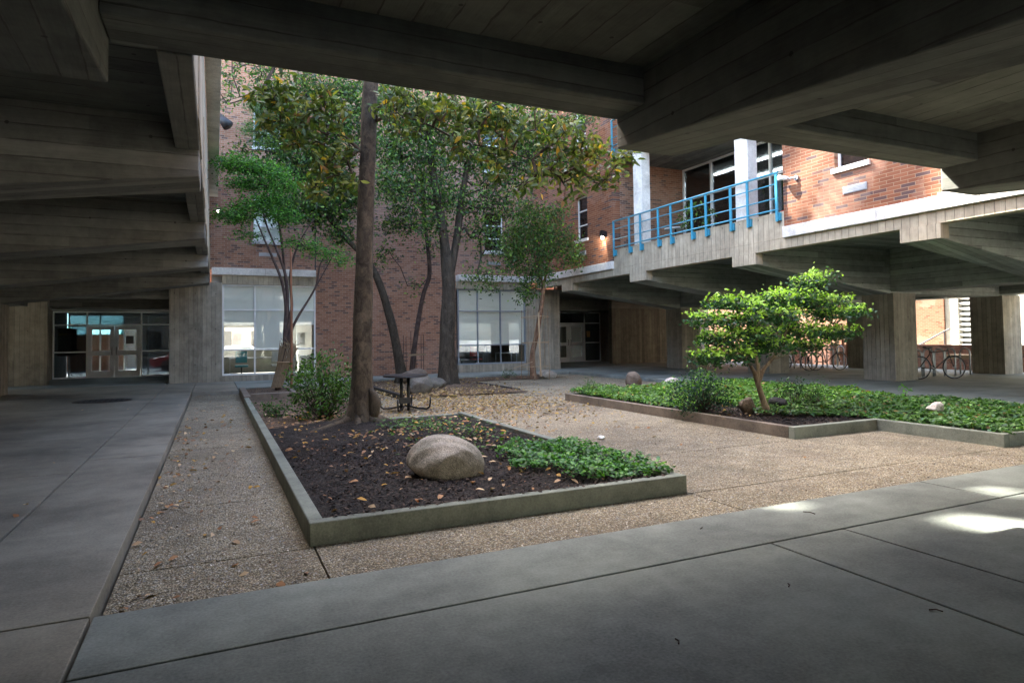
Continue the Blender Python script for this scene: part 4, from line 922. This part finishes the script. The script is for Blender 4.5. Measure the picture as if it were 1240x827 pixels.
tree('japanese_maple', 'slim multi-stemmed maple with flat bright green layers before the left window', 'tree', tr, [.075, .065, .05, .045, .04, .035, .025, .015], [(q[0], q[1], q[2], q[3]*.6, q[4]) for q in bl], 6.5, 22, .072, .5, [(.045, .125, .02), (.07, .19, .03), (.11, .26, .04), (.03, .09, .02)], M['leaf_soft'], M['bark_dark'], 4.0, None, .1, .03, 6.2, False, .16, .4, .0028, extra_trunks=ex, flat=.6, maxr=.025)
# fine-leaved light green tree top near upper left window
tr = [T(348, 462, 22.3), T(350, 400, 22.3), T(345, 330, 22.3), T(335, 250, 22.3), T(322, 180, 22.3), T(316, 140, 22.3)]
bl = pxblobs([(312, 128, 14, 12, 6), (325, 145, 14, 10, 6), (305, 155, 12, 8, 4), (318, 168, 14, 8, 4), (690, 152, 1, 1, 0)], 22.3, .9)[:4]
# (its trunk hides behind the maple)
tree('conifer_tree', 'feathery pale green treetop in front of the upper left rear window', 'tree', tr, [.05, .045, .04, .035, .03, .015], bl, 9, 22, .09, .25, [(.10, .18, .07), (.06, .13, .05), (.14, .24, .10)], M['leaf_soft'], M['bark_dark'], 5.5, None, .1, .04, 7.2, False, .12, .35, .003)
# T7 spreading small tree on the right
Y7 = 8.4
b7 = atZ(930, 501, .03); Y7 = float(b7[1])
tr = [tuple(b7), T(922, 478, Y7), T(917, 462, Y7), T(912, 448, Y7), T(900, 432, Y7), T(885, 420, Y7)]
ex = [([T(918, 464, Y7), T(924, 448, Y7), T(934, 436, Y7), T(945, 420, Y7), T(955, 395, Y7), T(965, 365, Y7)], [.045, .04, .034, .028, .02, .012]),
      ([T(917, 460, Y7), T(918, 445, Y7), T(915, 425, Y7), T(918, 400, Y7), T(925, 375, Y7)], [.04, .034, .028, .02, .012]),
      ([T(934, 436, Y7), T(955, 428, Y7), T(985, 410, Y7), T(1010, 395, Y7)], [.03, .024, .018, .01]),
      ([T(921, 474, Y7), T(935, 474, Y7), T(950, 466, Y7)], [.014, .01, .006])]
bl = pxblobs([(985, 345, 16, 8, 5), (965, 360, 30, 8, 10), (935, 362, 26, 9, 8), (985, 368, 30, 9, 9), (900, 372, 26, 7, 7), (868, 366, 20, 5, 5), (1010, 380, 30, 7, 9), (1035, 378, 14, 6, 4), (1015, 365, 20, 5, 5), (940, 382, 40, 10, 12), (890, 388, 32, 7, 8), (855, 388, 22, 5, 5), (905, 405, 34, 8, 9),
    (965, 400, 34, 10, 10), (1000, 402, 26, 7, 7), (870, 412, 30, 7, 8), (850, 408, 16, 5, 3), (930, 418, 34, 8, 9), (975, 418, 28, 7, 7), (1020, 405, 18, 5, 4), (880, 430, 28, 8, 8), (850, 432, 24, 7, 7), (998, 336, 9, 4, 2.5), (1046, 377, 9, 3, 2), (1040, 402, 10, 3, 2), (838, 385, 8, 3, 1.5), (975, 340, 8, 4, 2)], Y7, .95)
bc_ = np.array(T(935, 400, Y7))
for i in range(len(bl)):
    c, a, b_, cz, k = bl[i]; bl[i] = (bc_+(c-bc_)*np.array([.9, 1, 1]), a*.9, b_*.95, cz*.72, k)
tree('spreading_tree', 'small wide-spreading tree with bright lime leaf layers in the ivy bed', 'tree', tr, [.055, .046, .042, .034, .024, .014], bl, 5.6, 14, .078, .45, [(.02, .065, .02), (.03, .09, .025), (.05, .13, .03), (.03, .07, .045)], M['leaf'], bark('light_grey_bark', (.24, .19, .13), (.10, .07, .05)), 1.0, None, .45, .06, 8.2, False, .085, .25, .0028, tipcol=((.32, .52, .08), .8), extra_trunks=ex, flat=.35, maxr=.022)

# ------------------------------------------------------------------ shrubs and small plants
def shrub(name, label, cx, cy, z, rx, ry, rz, k, per, L, cols, group=None, tipcol=None, asp=.42):
    root = empty(name, (cx, cy, z), label, 'shrub', group)
    tips = np.array([cx, cy, z+rz])+rdir(k)*(NR.uniform(0, 1, (k, 1))**.4)*np.array([rx, ry, rz])
    tips[:, 2] += .25*rz*fnoise(tips[:, 0], tips[:, 1], 4)
    q = MB()
    for t in tips[::2]:
        m_ = (t+np.array([cx, cy, z]))/2+NR.normal(0, .03, 3); q.tube([(cx+NR.normal(0, .03), cy+NR.normal(0, .03), z-.03), m_, t], [.008, .006, .002], 4, False)
    q.build('stems', M['bark_dark'], root)
    crown(root, tips, per, L, asp, cols, M['leaf'], .07, .5, name='foliage', tipcol=tipcol); return root
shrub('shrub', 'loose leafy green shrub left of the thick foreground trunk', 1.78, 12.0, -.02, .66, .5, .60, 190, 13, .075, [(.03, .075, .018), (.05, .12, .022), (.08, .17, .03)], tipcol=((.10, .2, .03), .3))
shrub('shrub', 'small low weedy shrub at the left planter kerb', 1.05, 12.8, -.03, .30, .3, .14, 40, 9, .06, [(.035, .09, .02), (.06, .14, .03)])
_c = atY(848, 462, 9.0); shrub('shrub', 'dark lower-left leaves of the spreading tree, added as a separate shrub', float(_c[0]), 9.0, .03, .68, .5, .37, 170, 16, .055, [(.012, .045, .02), (.02, .06, .03), (.03, .075, .045)], tipcol=((.16, .34, .05), .35))  # added shrub stands in for the tree's own dark lower-left foliage
shrub('shrub', 'dark small-leaved shrub just right of the spreading tree trunk', 9.7, 8.7, .03, .42, .42, .26, 60, 12, .05, [(.02, .05, .02), (.035, .08, .025)])
shrub('shrub', 'upright light green shrub in the ivy left of the concrete column', 10.2, 8.6, .03, .38, .3, .24, 50, 10, .05, [(.05, .13, .04), (.09, .2, .05)])
shrub('shrub', 'spiky tuft at the far left corner of the ivy bed', 7.9, 12.9, .03, .18, .18, .16, 24, 9, .12, [(.05, .11, .03), (.09, .16, .04)], asp=.12)
shrub('shrub', 'low fern-like tuft by the foot of the staked young tree', 9.6, 21.2, -.06, .25, .2, .12, 18, 9, .1, [(.04, .09, .03)], asp=.15)
sd = empty('seedling', (10.9, 7.5, .03), 'single tall seedling rising from the ivy in front of the right column', 'plant')
p0 = atY(1096, 478, 7.6); MB().tube([(p0[0]+.02, 7.6, .05), (p0[0]+.01, 7.6, .35), tuple(p0)], [.004, .004, .002], 5).build('stem', M['bark_green'], sd)
crown(sd, np.array([p0+[-.06, 0, .05], p0+[.05, 0, .02], p0+[.0, 0, .1], p0]), 6, .08, .35, [(.12, .3, .05)], M['leaf_soft'], .04)

pp = empty('potted_plant', (13.5, 15.6, 4.12), 'leafy potted plant behind the middle of the blue railing', 'plant')
MB().tube([(13.5, 15.6, 4.12), (13.5, 15.6, 4.45)], [.14, .2], 16).build('pot', simple('clay_pot', (.3, .12, .06)), pp)
crown(pp, np.array([13.5, 15.6, 5.0])+rdir(40)*np.array([.45, .5, .45]), 9, .12, .35, DK, M['leaf'], .06, .5, name='foliage')
# ------------------------------------------------------------------ rocks
def rock(name, label, c, s, m, seed, rz=0, group=None, fl=.3, sub=4, rough=.12):
    import bmesh
    bm = bmesh.new(); bmesh.ops.create_icosphere(bm, subdivisions=sub, radius=1)
    r = np.random.default_rng(seed); K = r.normal(size=(7, 3))*1.9; ph = r.uniform(0, 6, 7); pl_ = unit(r.normal(size=(7, 3)))
    for v in bm.verts:
        p = np.array(v.co); d = 1+rough*sum(math.sin(K[i]@p+ph[i]) for i in range(7))/2.2+rough*.25*math.sin(K[0]@p*5+1)
        q = p*d
        for i in range(7):
            h = q@pl_[i]
            if h > .82: q = q-pl_[i]*(h-.82)*.8
        x, y = q[0]*s[0], q[1]*s[1]; v.co = (x*math.cos(rz)-y*math.sin(rz), x*math.sin(rz)+y*math.cos(rz), q[2]*s[2]+s[2]*(1-fl))
    me = bpy.data.meshes.new(name); bm.to_mesh(me); bm.free(); me.materials.append(m)
    me.polygons.foreach_set('use_smooth', [True]*len(me.polygons))
    o = bpy.data.objects.new(name, me); COL.objects.link(o); o.location = c; tag(o, label, 'rock', group); return o
rock('boulder', 'large rounded tan granite boulder on dark mulch in the near planter', (2.16, 6.30, -.07), (.39, .34, .27), M['stone_tan'], 5, .1, None, .25, 5, .10)
rock('boulder', 'brown triangular rock against the leaning tree foot', (5.9, 20.6, -.08), (.45, .35, .27), M['stone_brown'], 8, 0, 'rocks in the rear bed', .2)
rock('boulder', 'squarish grey-brown rock behind the black table', (4.95, 16.7, -.1), (.42, .3, .28), M['stone_grey'], 9, .3, 'rocks in the rear bed', .15)
rock('boulder', 'low flat grey rock left of the twin-trunked tree', (5.75, 18.2, -.1), (.5, .35, .2), M['stone_grey'], 12, .2, 'rocks in the rear bed', .2)
rock('boulder', 'small tan rock right of the staked tree foot', (10.9, 20.7, -.1), (.36, .3, .17), M['stone_tan'], 14, .2, None, .2)
rock('boulder', 'upright tan rock standing behind the far corner of the ivy bed', (10.75, 15.2, -.1), (.26, .22, .26), M['stone_brown'], 15, .2, None, .1)
rock('boulder', 'pinkish pale rock at the left side of the spreading tree behind the ivy', (11.6, 14.6, -.1), (.25, .25, .2), M['stone_white'], 16)
rock('boulder', 'flat brown rock leaning beside the spreading tree trunk', (8.5, 8.6, .0), (.17, .12, .16), M['stone_brown'], 17, .3, None, .2)
rock('boulder', 'black rounded rock right of the spreading tree trunk', (9.2, 8.6, .0), (.17, .16, .15), M['stone_black'], 18, 0, None, .2)
rock('boulder', 'pale flat rock half buried in the right-hand ivy', (10.75, 6.75, .08), (.2, .12, .09), M['stone_white'], 19, .2, None, .2)
rock('litter', 'small crumpled white scrap on the gravel between the two beds', tuple(atZ(728, 532, -.1)), (.06, .05, .03), M['paper'], 21, .2, None, .1, 3, .3)
bpy.data.objects['litter']['category'] = 'litter'
# twigs on slab
for i, (x, y, a, L) in enumerate([(822, 779, .9, .05), (987, 622, 1.6, .09), (848, 640, .3, .05), (1142, 740, 2., .06), (955, 710, .5, .05)]):
    p = atZ(x, y, .006); t = MB(); t.tube([p, p+[L*.5*math.cos(a), L*.5*math.sin(a), .003], p+[L*math.cos(a+.3), L*math.sin(a+.3), 0]], .0035, 5)
    tag(t.build('twig', M['bark_dark']), 'short dark twig fallen on the near concrete paving', 'twig', 'twigs on the near paving')

# ------------------------------------------------------------------ table
tb = empty('picnic_table', (3.62, 13.25, -.1), 'black round steel table on a double post without seats, behind the thick trunk', 'table')
tx, ty = 3.62, 13.25
MB().disc((tx, ty, .62), .45, .028, 40).build('tabletop', M['black'], tb, .006)
MB().torus((tx, ty, .62), (0, 0, 1), .44, .016, 40, 6).build('rim', M['black'], tb)
for s in (-.075, .075): MB().tube([(tx+s, ty, -.1), (tx+s, ty, .62)], .033, 12).build('post', M['black'], tb, smooth=True)
B(tx-.12, tx+.12, ty-.04, ty+.04, .05, .17).build('brace', M['black'], tb, .004)
for k in range(4):
    a = math.pi/4+k*math.pi/2+.25; c, s = math.cos(a), math.sin(a)
    MB().tube([(tx+.06*c, ty+.06*s, .0), (tx+.3*c, ty+.3*s, -.05), (tx+.46*c, ty+.46*s, -.06), (tx+.52*c, ty+.52*s, -.02), (tx+.54*c, ty+.54*s, .08), (tx+.54*c, ty+.54*s, .18)], .019, 10).build('seat_arm', M['black'], tb, smooth=True)

# ------------------------------------------------------------------ stakes and guards
def stick(x0, y0, x1, y1, Y, w=.03): a = T(x0, y0, Y); b = T(x1, y1, Y); return a, b
sk = empty('tree_stake', T(653, 455, 20.2), 'pale timber stake standing right of the staked young tree', 'stake')
MB().tube([T(655, 456, 20.2), T(652, 378, 20.2)], .032, 6).build('pole', M['stake'], sk)
cg = empty('tree_cage', (10.3, 20.5, -.1), 'loose hoops and thin canes tied round the staked young tree', 'tree guard')
for z in (.35, 1.2, 2.1): MB().torus((10.35, 20.5, z), (.08, .05, 1), .50, .010, 26, 5).build('hoop', M['stake'], cg)
for k in range(5):
    a = k*1.257+.4; MB().tube([(10.35+.52*math.cos(a), 20.5+.52*math.sin(a), -.1), (10.35+.48*math.cos(a), 20.5+.48*math.sin(a), 2.35)], .012, 5).build('cane', M['stave'], cg)
MB().tube([T(622, 446, 20.3), T(645, 438, 20.3)], .01, 5).build('cane', M['stake'], cg)
c2 = empty('tree_cage', (6.3, 21.8, -.1), 'dark wire and timber cage round the thin dark tree', 'tree guard')
for k in range(6):
    a = k*1.047; MB().tube([(6.3+.36*math.cos(a), 21.9+.36*math.sin(a), -.1), (6.3+.36*math.cos(a), 21.9+.36*math.sin(a), 1.55+.1*math.sin(k*2))], .012, 5).build('cane', M['bark_dark'], c2)
MB().obox((6.3, 21.5, .85), (.62, 0, .02), (0, .03, 0), (0, 0, .06)).build('crossbar', M['stave'], c2); MB().torus((6.3, 21.9, 1.2), (0, 0, 1), .37, .008, 20, 4).build('hoop', M['bark_dark'], c2)
wr = empty('trunk_wrap', T(338, 468, 18.5), 'bundle of dry reed staves wrapped round the foot of the maple', 'tree guard')
q = MB()
bb = np.array(T(335, 469, 18.5)); tt = np.array(T(350, 417, 18.5))
for k in range(34):
    a = k*2*math.pi/17+rnd.uniform(-.1, .1); r1 = .13 if k < 17 else .11; r2 = r1*1.75
    e = tt+np.array([r2*math.cos(a)*1.0, r2*math.sin(a), rnd.uniform(-.12, .12)])
    q.tube([bb+[r1*math.cos(a), r1*math.sin(a), 0], (bb+e)/2+[.02*math.cos(a), .02*math.sin(a), 0], e], [.018, .015, .01], 5)
for k in range(12):
    a = rnd.uniform(0, 6.28); s_ = tt+np.array([.1*math.cos(a), .1*math.sin(a), -.1]); q.tube([s_, s_+np.array([rnd.uniform(-.35, .35), rnd.uniform(-.2, .2), rnd.uniform(.0, .35)])], [.01, .005], 4)
q.build('staves', M['stave'], wr); MB().torus((bb+tt)/2+[.02, 0, .1], (.3, 0, 1), .17, .015, 20, 5).build('binding', M['stake'], wr)
s2 = MB(); s2.tube([T(353, 470, 18.0), T(353, 385, 18.0), T(352, 300, 18.0)], [.035, .032, .025], 8); tag(s2.build('tree_stake', M['stake_red']), 'long reddish stake rising beside the wrapped maple foot', 'stake')

# ------------------------------------------------------------------ bike racks and bicycles
def hoop(): 
    q = MB(); r = .15; pts = [(0, -r, 0), (0, -r, .35), (0, -r, .70)]
    for k in range(1, 8): a = math.pi-k*math.pi/8; pts.append((0, r*math.cos(a), .70+r*math.sin(a)))
    pts += [(0, r, .70), (0, r, .35), (0, r, 0)]
    q.tube(pts, .026, 10); return q
h0 = hoop().build('bike_rack_hoop', M['steel'], None, smooth=True, local=True); h0.location = (19.94, 13.35, 0)
hl = ['first steel hoop from the near column in the row of bike racks', 'second steel hoop from the near column in the row of bike racks', 'third, middle steel hoop in the row of bike racks', 'fourth steel hoop from the near column in the row of bike racks', 'fifth steel hoop, nearest the dark far column in the row of bike racks']
HP = [(19.75, 12.95), (20.3, 12.95), (20.85, 12.95), (21.4, 12.95), (22.0, 12.85)]
for i, p in enumerate(HP):
    o = h0 if i == 0 else h0.copy()
    if i: COL.objects.link(o)
    o.location = (*p, 0); tag(o, hl[i], 'bike rack', 'steel hoop bike racks')
def bike(label, loc, rz, group='bicycles parked at the racks'):
    t = empty('bicycle', loc, label, 'bicycle', group, rz)
    for x in (-.51, .51):
        w = MB().torus((x, 0, .34), (0, 1, 0), .325, .019, 36, 7).build('wheel', M['rubber'], t, smooth=True, local=True)
        s = MB()
        for k in range(16): a = k*math.pi/8; s.tube([(x, .012*(-1)**k, .34), (x+.31*math.cos(a), 0, .34+.31*math.sin(a))], .0018, 3, False)
        s.torus((x, 0, .34), (0, 1, 0), .305, .009, 30, 5); s.tube([(x, -.05, .34), (x, .05, .34)], .018, 8); s.build('rim', M['steel'], w, local=True)
    f = MB(); bb_, seat, head, hb = (-.07, 0, .29), (-.2, 0, .78), (.34, 0, .82), (.38, 0, .68)
    for a, b in ((bb_, seat), (bb_, hb), (seat, head), ((-.51, 0, .34), bb_), ((-.51, 0, .34), (-.19, 0, .74)), (head, hb), (hb, (.51, 0, .34)), (seat, (-.22, 0, .90))): f.tube([a, b], .016, 8)
    f.build('frame', M['black'], t, smooth=True, local=True)
    h = MB(); h.tube([(.34, 0, .82), (.33, 0, .94)], .014, 6); h.tube([(.30, -.28, .95), (.37, -.1, .95), (.37, .1, .95), (.30, .28, .95)], .013, 8); h.build('handlebar', M['dark_metal'], t, local=True)
    MB().obox((-.25, 0, .93), (.24, 0, 0), (0, .13, 0), (0, 0, .05)).build('saddle', M['black'], t, .02, local=True)
    c = MB().torus((-.07, .04, .29), (0, 1, 0), .09, .008, 20, 5); c.tube([(-.07, .05, .29), (.08, .06, .2)], .01, 5); c.tube([(-.07, -.05, .29), (-.22, -.06, .38)], .01, 5); c.build('crank', M['steel'], t, local=True)
    return t
bike('black bicycle leaning at the steel hoops right of the near column', (19.35, 12.1, 0), -.43)
bike('bicycle mostly hidden behind the near concrete column, one wheel showing', (21.6, 15.2, 0), .8)
def copyh(p, lab, rz=0):
    o = h0.copy(); COL.objects.link(o); o.location = (*p, 0); o.rotation_euler = (0, 0, rz); tag(o, lab, 'bike rack', 'far bike racks beyond the spreading tree')
for i in range(6):
    copyh((20.4+i*.62, 18.6), 'dark steel hoop in the far bike rack seen beyond the spreading tree')
bike('left one of the dark bicycles in the shade beyond the spreading tree', (19.6, 17.4, 0), -.35); bike('right one of the dark bicycles in the shade beyond the spreading tree', (20.9, 17.1, 0), -.25)

# ------------------------------------------------------------------ outside on the right
lowall = B(26, 26.3, 2, 40, -.26, .87).build('low_wall', brick('dark_brick_low', Y_, (.08, .04, .03), (.16, .07, .045), (.2, .09, .06), (.15, .11, .09))); tag(lowall, 'low dark brick wall beyond the bike racks', 'wall')
ob = empty('neighbour_building', (32, 17, -.26), 'sunlit orange brick and cream building beyond the low wall', 'building')
B(29.9, 30.2, 18.3, 34, -.26, 9).build('brick_wall', M['brickW'], ob)
ww = MB(); wallbox(ww, 'X', 30.0, .3, -6, 18.29, -.26, 9, [(17.2, 17.75, .2, 2.9)]); ww.build('cream_wall', M['paint_cream'], ob)
lv = MB()
for k in range(12): lv.obox((30.15, 17.475, .3+k*.23), (.2, 0, -.1), (0, .55, 0), (.006, 0, .015))
lv.build('louvre', M['white_frame'], ob); B(30.31, 30.36, 17.1, 17.85, .1, 3.0).build('louvre_back', M['inner'], ob)
hr = MB(); hr.tube([(28.9, 18.9, .75), (28.9, 17.6, 1.45), (28.9, 17.45, 1.5)], .035, 8); hr.tube([(28.9, 18.6, -.26), (28.9, 18.6, .9)], .025, 6); hr.tube([(28.9, 17.7, -.26), (28.9, 17.7, 1.4)], .025, 6)
tag(hr.build('handrail', M['dark_metal']), 'sloping metal handrail against the orange brick wall', 'handrail')
gt = empty('timber_gate', (25.0, 19.5, 0), 'brown slatted timber gate beyond the far bicycles', 'gate')
gm = MB()
for k in range(7): gm.box(25.0, 25.05, 18.3+k*.22, 18.3+k*.22+.1, .1, 1.7)
gm.box(24.96, 24.998, 18.2, 19.9, .4, .5); gm.box(24.96, 24.998, 18.2, 19.9, 1.4, 1.5); gm.build('slats', M['stake_red'], gt)
for y in (18.15, 19.9): B(24.95, 25.08, y, y+.1, -.26, 1.8).build('post', M['stake'], gt)
for (x, y, z) in ((28, 24.5, 0),):
    pass
tree('street_tree', 'green tree beyond the low wall on the right', 'tree', [(28.5, 24.0, -.26), (28.5, 24, 1.2), (28.6, 24, 2.8), (28.6, 24, 4.5)], [.12, .1, .08, .04], [((28.6, 24, 4.0), 1.3, 1.3, 1.2, 30)], 2, 14, .1, .5, DK, M['leaf'], M['bark'], 1.6, None, .1, .05, 1, False, .2, .4, .005)
bn = B(24.3, 24.9, 13.9, 14.9, .40, .55).build('bench', M['stake'], None, .01); tag(bn, 'pale timber block bench between the hoops and the far column', 'bench')

# ------------------------------------------------------------------ outside at the back (seen through the glass)
cb = empty('far_building', (-2, 52, -.26), 'cream building with clay tiles and teal roof seen through the glass at the left', 'building')
w_ = MB(); wallbox(w_, 'Y', 50, .3, -14, 20, -.26, 3.6, [(x, x+.9, .9, 2.1) for x in np.arange(-13, 19, 2.2)]); w_.build('wall', M['paint_cream'], cb)
MB().prism([(-14.5, 49.4, 3.5), (-14.5, 50.5, 5.0), (-14.5, 50.5, 3.6)], (35, 0, 0)).build('roof', M['tile'], cb)
B(-14, 20, 50.4, 50.5, 0, 3.5).build('inner_lining', M['inner'], cb)
MB().prism([(-9.5, 44, 1.9), (-9.5, 46, 3.4), (-9.5, 46, 1.9)], (4.5, 0, 0)).build('teal_canopy', M['roof_teal'], cb)
B(-9.4, -5.1, 46.0, 46.3, -.26, 1.9).build('brick_base', M['brickW'], cb)
sb = empty('street_building', (6, -30, -.26), 'cream street building mirrored in the left window', 'building')
w_ = MB(); wallbox(w_, 'Y', -30, -.3, -6, 20, -.26, 7, [(x, x+.9, .8, 2.3) for x in np.arange(-5, 19, 2.3)]); w_.build('wall', M['paint_cream'], sb)
B(-6, 20, -31, -30.5, -.2, 7).build('inner_lining', M['inner'], sb)
def car(x, y, m, label):
    t = empty('parked_car', (x, y, -.26), label, 'car', 'cars parked behind the glass doors')
    MB().prism([(x-2.1, y, .0), (x-2.15, y, .45), (x-1.3, y, .6), (x-.8, y, 1.08), (x+.7, y, 1.1), (x+1.3, y, .68), (x+2.1, y, .58), (x+2.1, y, .0)], (0, 1.7, 0)).build('body', m, t, .08)
    MB().prism([(x-1.1, y-.005, .62), (x-.75, y-.005, 1.0), (x+.62, y-.005, 1.02), (x+1.05, y-.005, .66)], (0, 1.71, 0)).build('window', M['glass_dark'], t)
    for wx in (-1.3, 1.3): MB().tube([(x+wx, y-.02, .05), (x+wx, y+.2, .05)], .31, 20).build('wheel', M['rubber'], t)
car(-1.2, 42, M['red_car'], 'red car parked beyond the left entrance glass'); car(1.5, 46, M['white_car'], 'white car parked beyond the left entrance glass')
tree('street_tree', 'green tree beyond the right pane of the left entrance', 'tree', [(-1.4, 47, -.26), (-1.4, 47, 1.2), (-1.4, 47, 2.8), (-1.4, 47, 4.5)], [.15, .13, .1, .04], [((-1.4, 47, 4.0), 2.3, 1.3, 1.6, 40)], 2, 14, .16, .5, [(.05, .12, .02), (.1, .2, .04)], M['leaf'], M['bark'], 1.6, None, .1, .05, 1, False, .25, .5, .006)

# drain with debris on the left walkway
dg = empty('drain_grate', (-2.5, 18.4, 0), 'dark round drain patch with damp debris on the left walkway', 'drain')
MB().disc((-2.45, 18.35, .001), .62, .006, 32).build('cover', simple('damp_stain', (.035, .03, .025), .6, var=.6, scale=9), dg)
q = MB(); 
for k in range(9): q.box(-2.9+k*.11, -2.9+k*.11+.04, 18.0, 18.7, .0075, .013)
q.build('grating', M['dark_metal'], dg)

# ------------------------------------------------------------------ light
SD = Vector((-.45, 1.0, 1.35)).normalized()
el = math.asin(SD.z); rot = math.atan2(SD.x, SD.y)
w = bpy.data.worlds.new('World'); sc.world = w; w.use_nodes = True; nt = w.node_tree
sky = nt.nodes.new('ShaderNodeTexSky'); sky.sky_type = 'NISHITA'; sky.sun_disc = False; sky.sun_elevation = el; sky.sun_rotation = rot
sky.air_density = 1.0; sky.dust_density = 3.0; sky.ozone_density = .35
bg = nt.nodes['Background']; nt.links.new(sky.outputs[0], bg.inputs[0]); bg.inputs[1].default_value = .15
s = bpy.data.lights.new('sun', 'SUN'); s.energy = 5.0; s.angle = math.radians(.53); s.color = (1, .95, .86)
so = bpy.data.objects.new('sun', s); COL.objects.link(so); so.rotation_euler = SD.to_track_quat('Z', 'Y').to_euler(); so.location = (0, 0, 40)

sc.render.engine = 'CYCLES'
sc.view_settings.view_transform = 'Standard'; sc.view_settings.look = 'None'; sc.view_settings.gamma = 1; sc.view_settings.exposure = 3.65
sc.cycles.use_denoising = True
try: sc.cycles.denoiser = 'OPENIMAGEDENOISE'
except Exception: pass
sc.cycles.max_bounces = 8; sc.cycles.diffuse_bounces = 5; sc.cycles.transparent_max_bounces = 12; sc.cycles.caustics_reflective = False; sc.cycles.caustics_refractive = False
sc.cycles.sample_clamp_indirect = 6
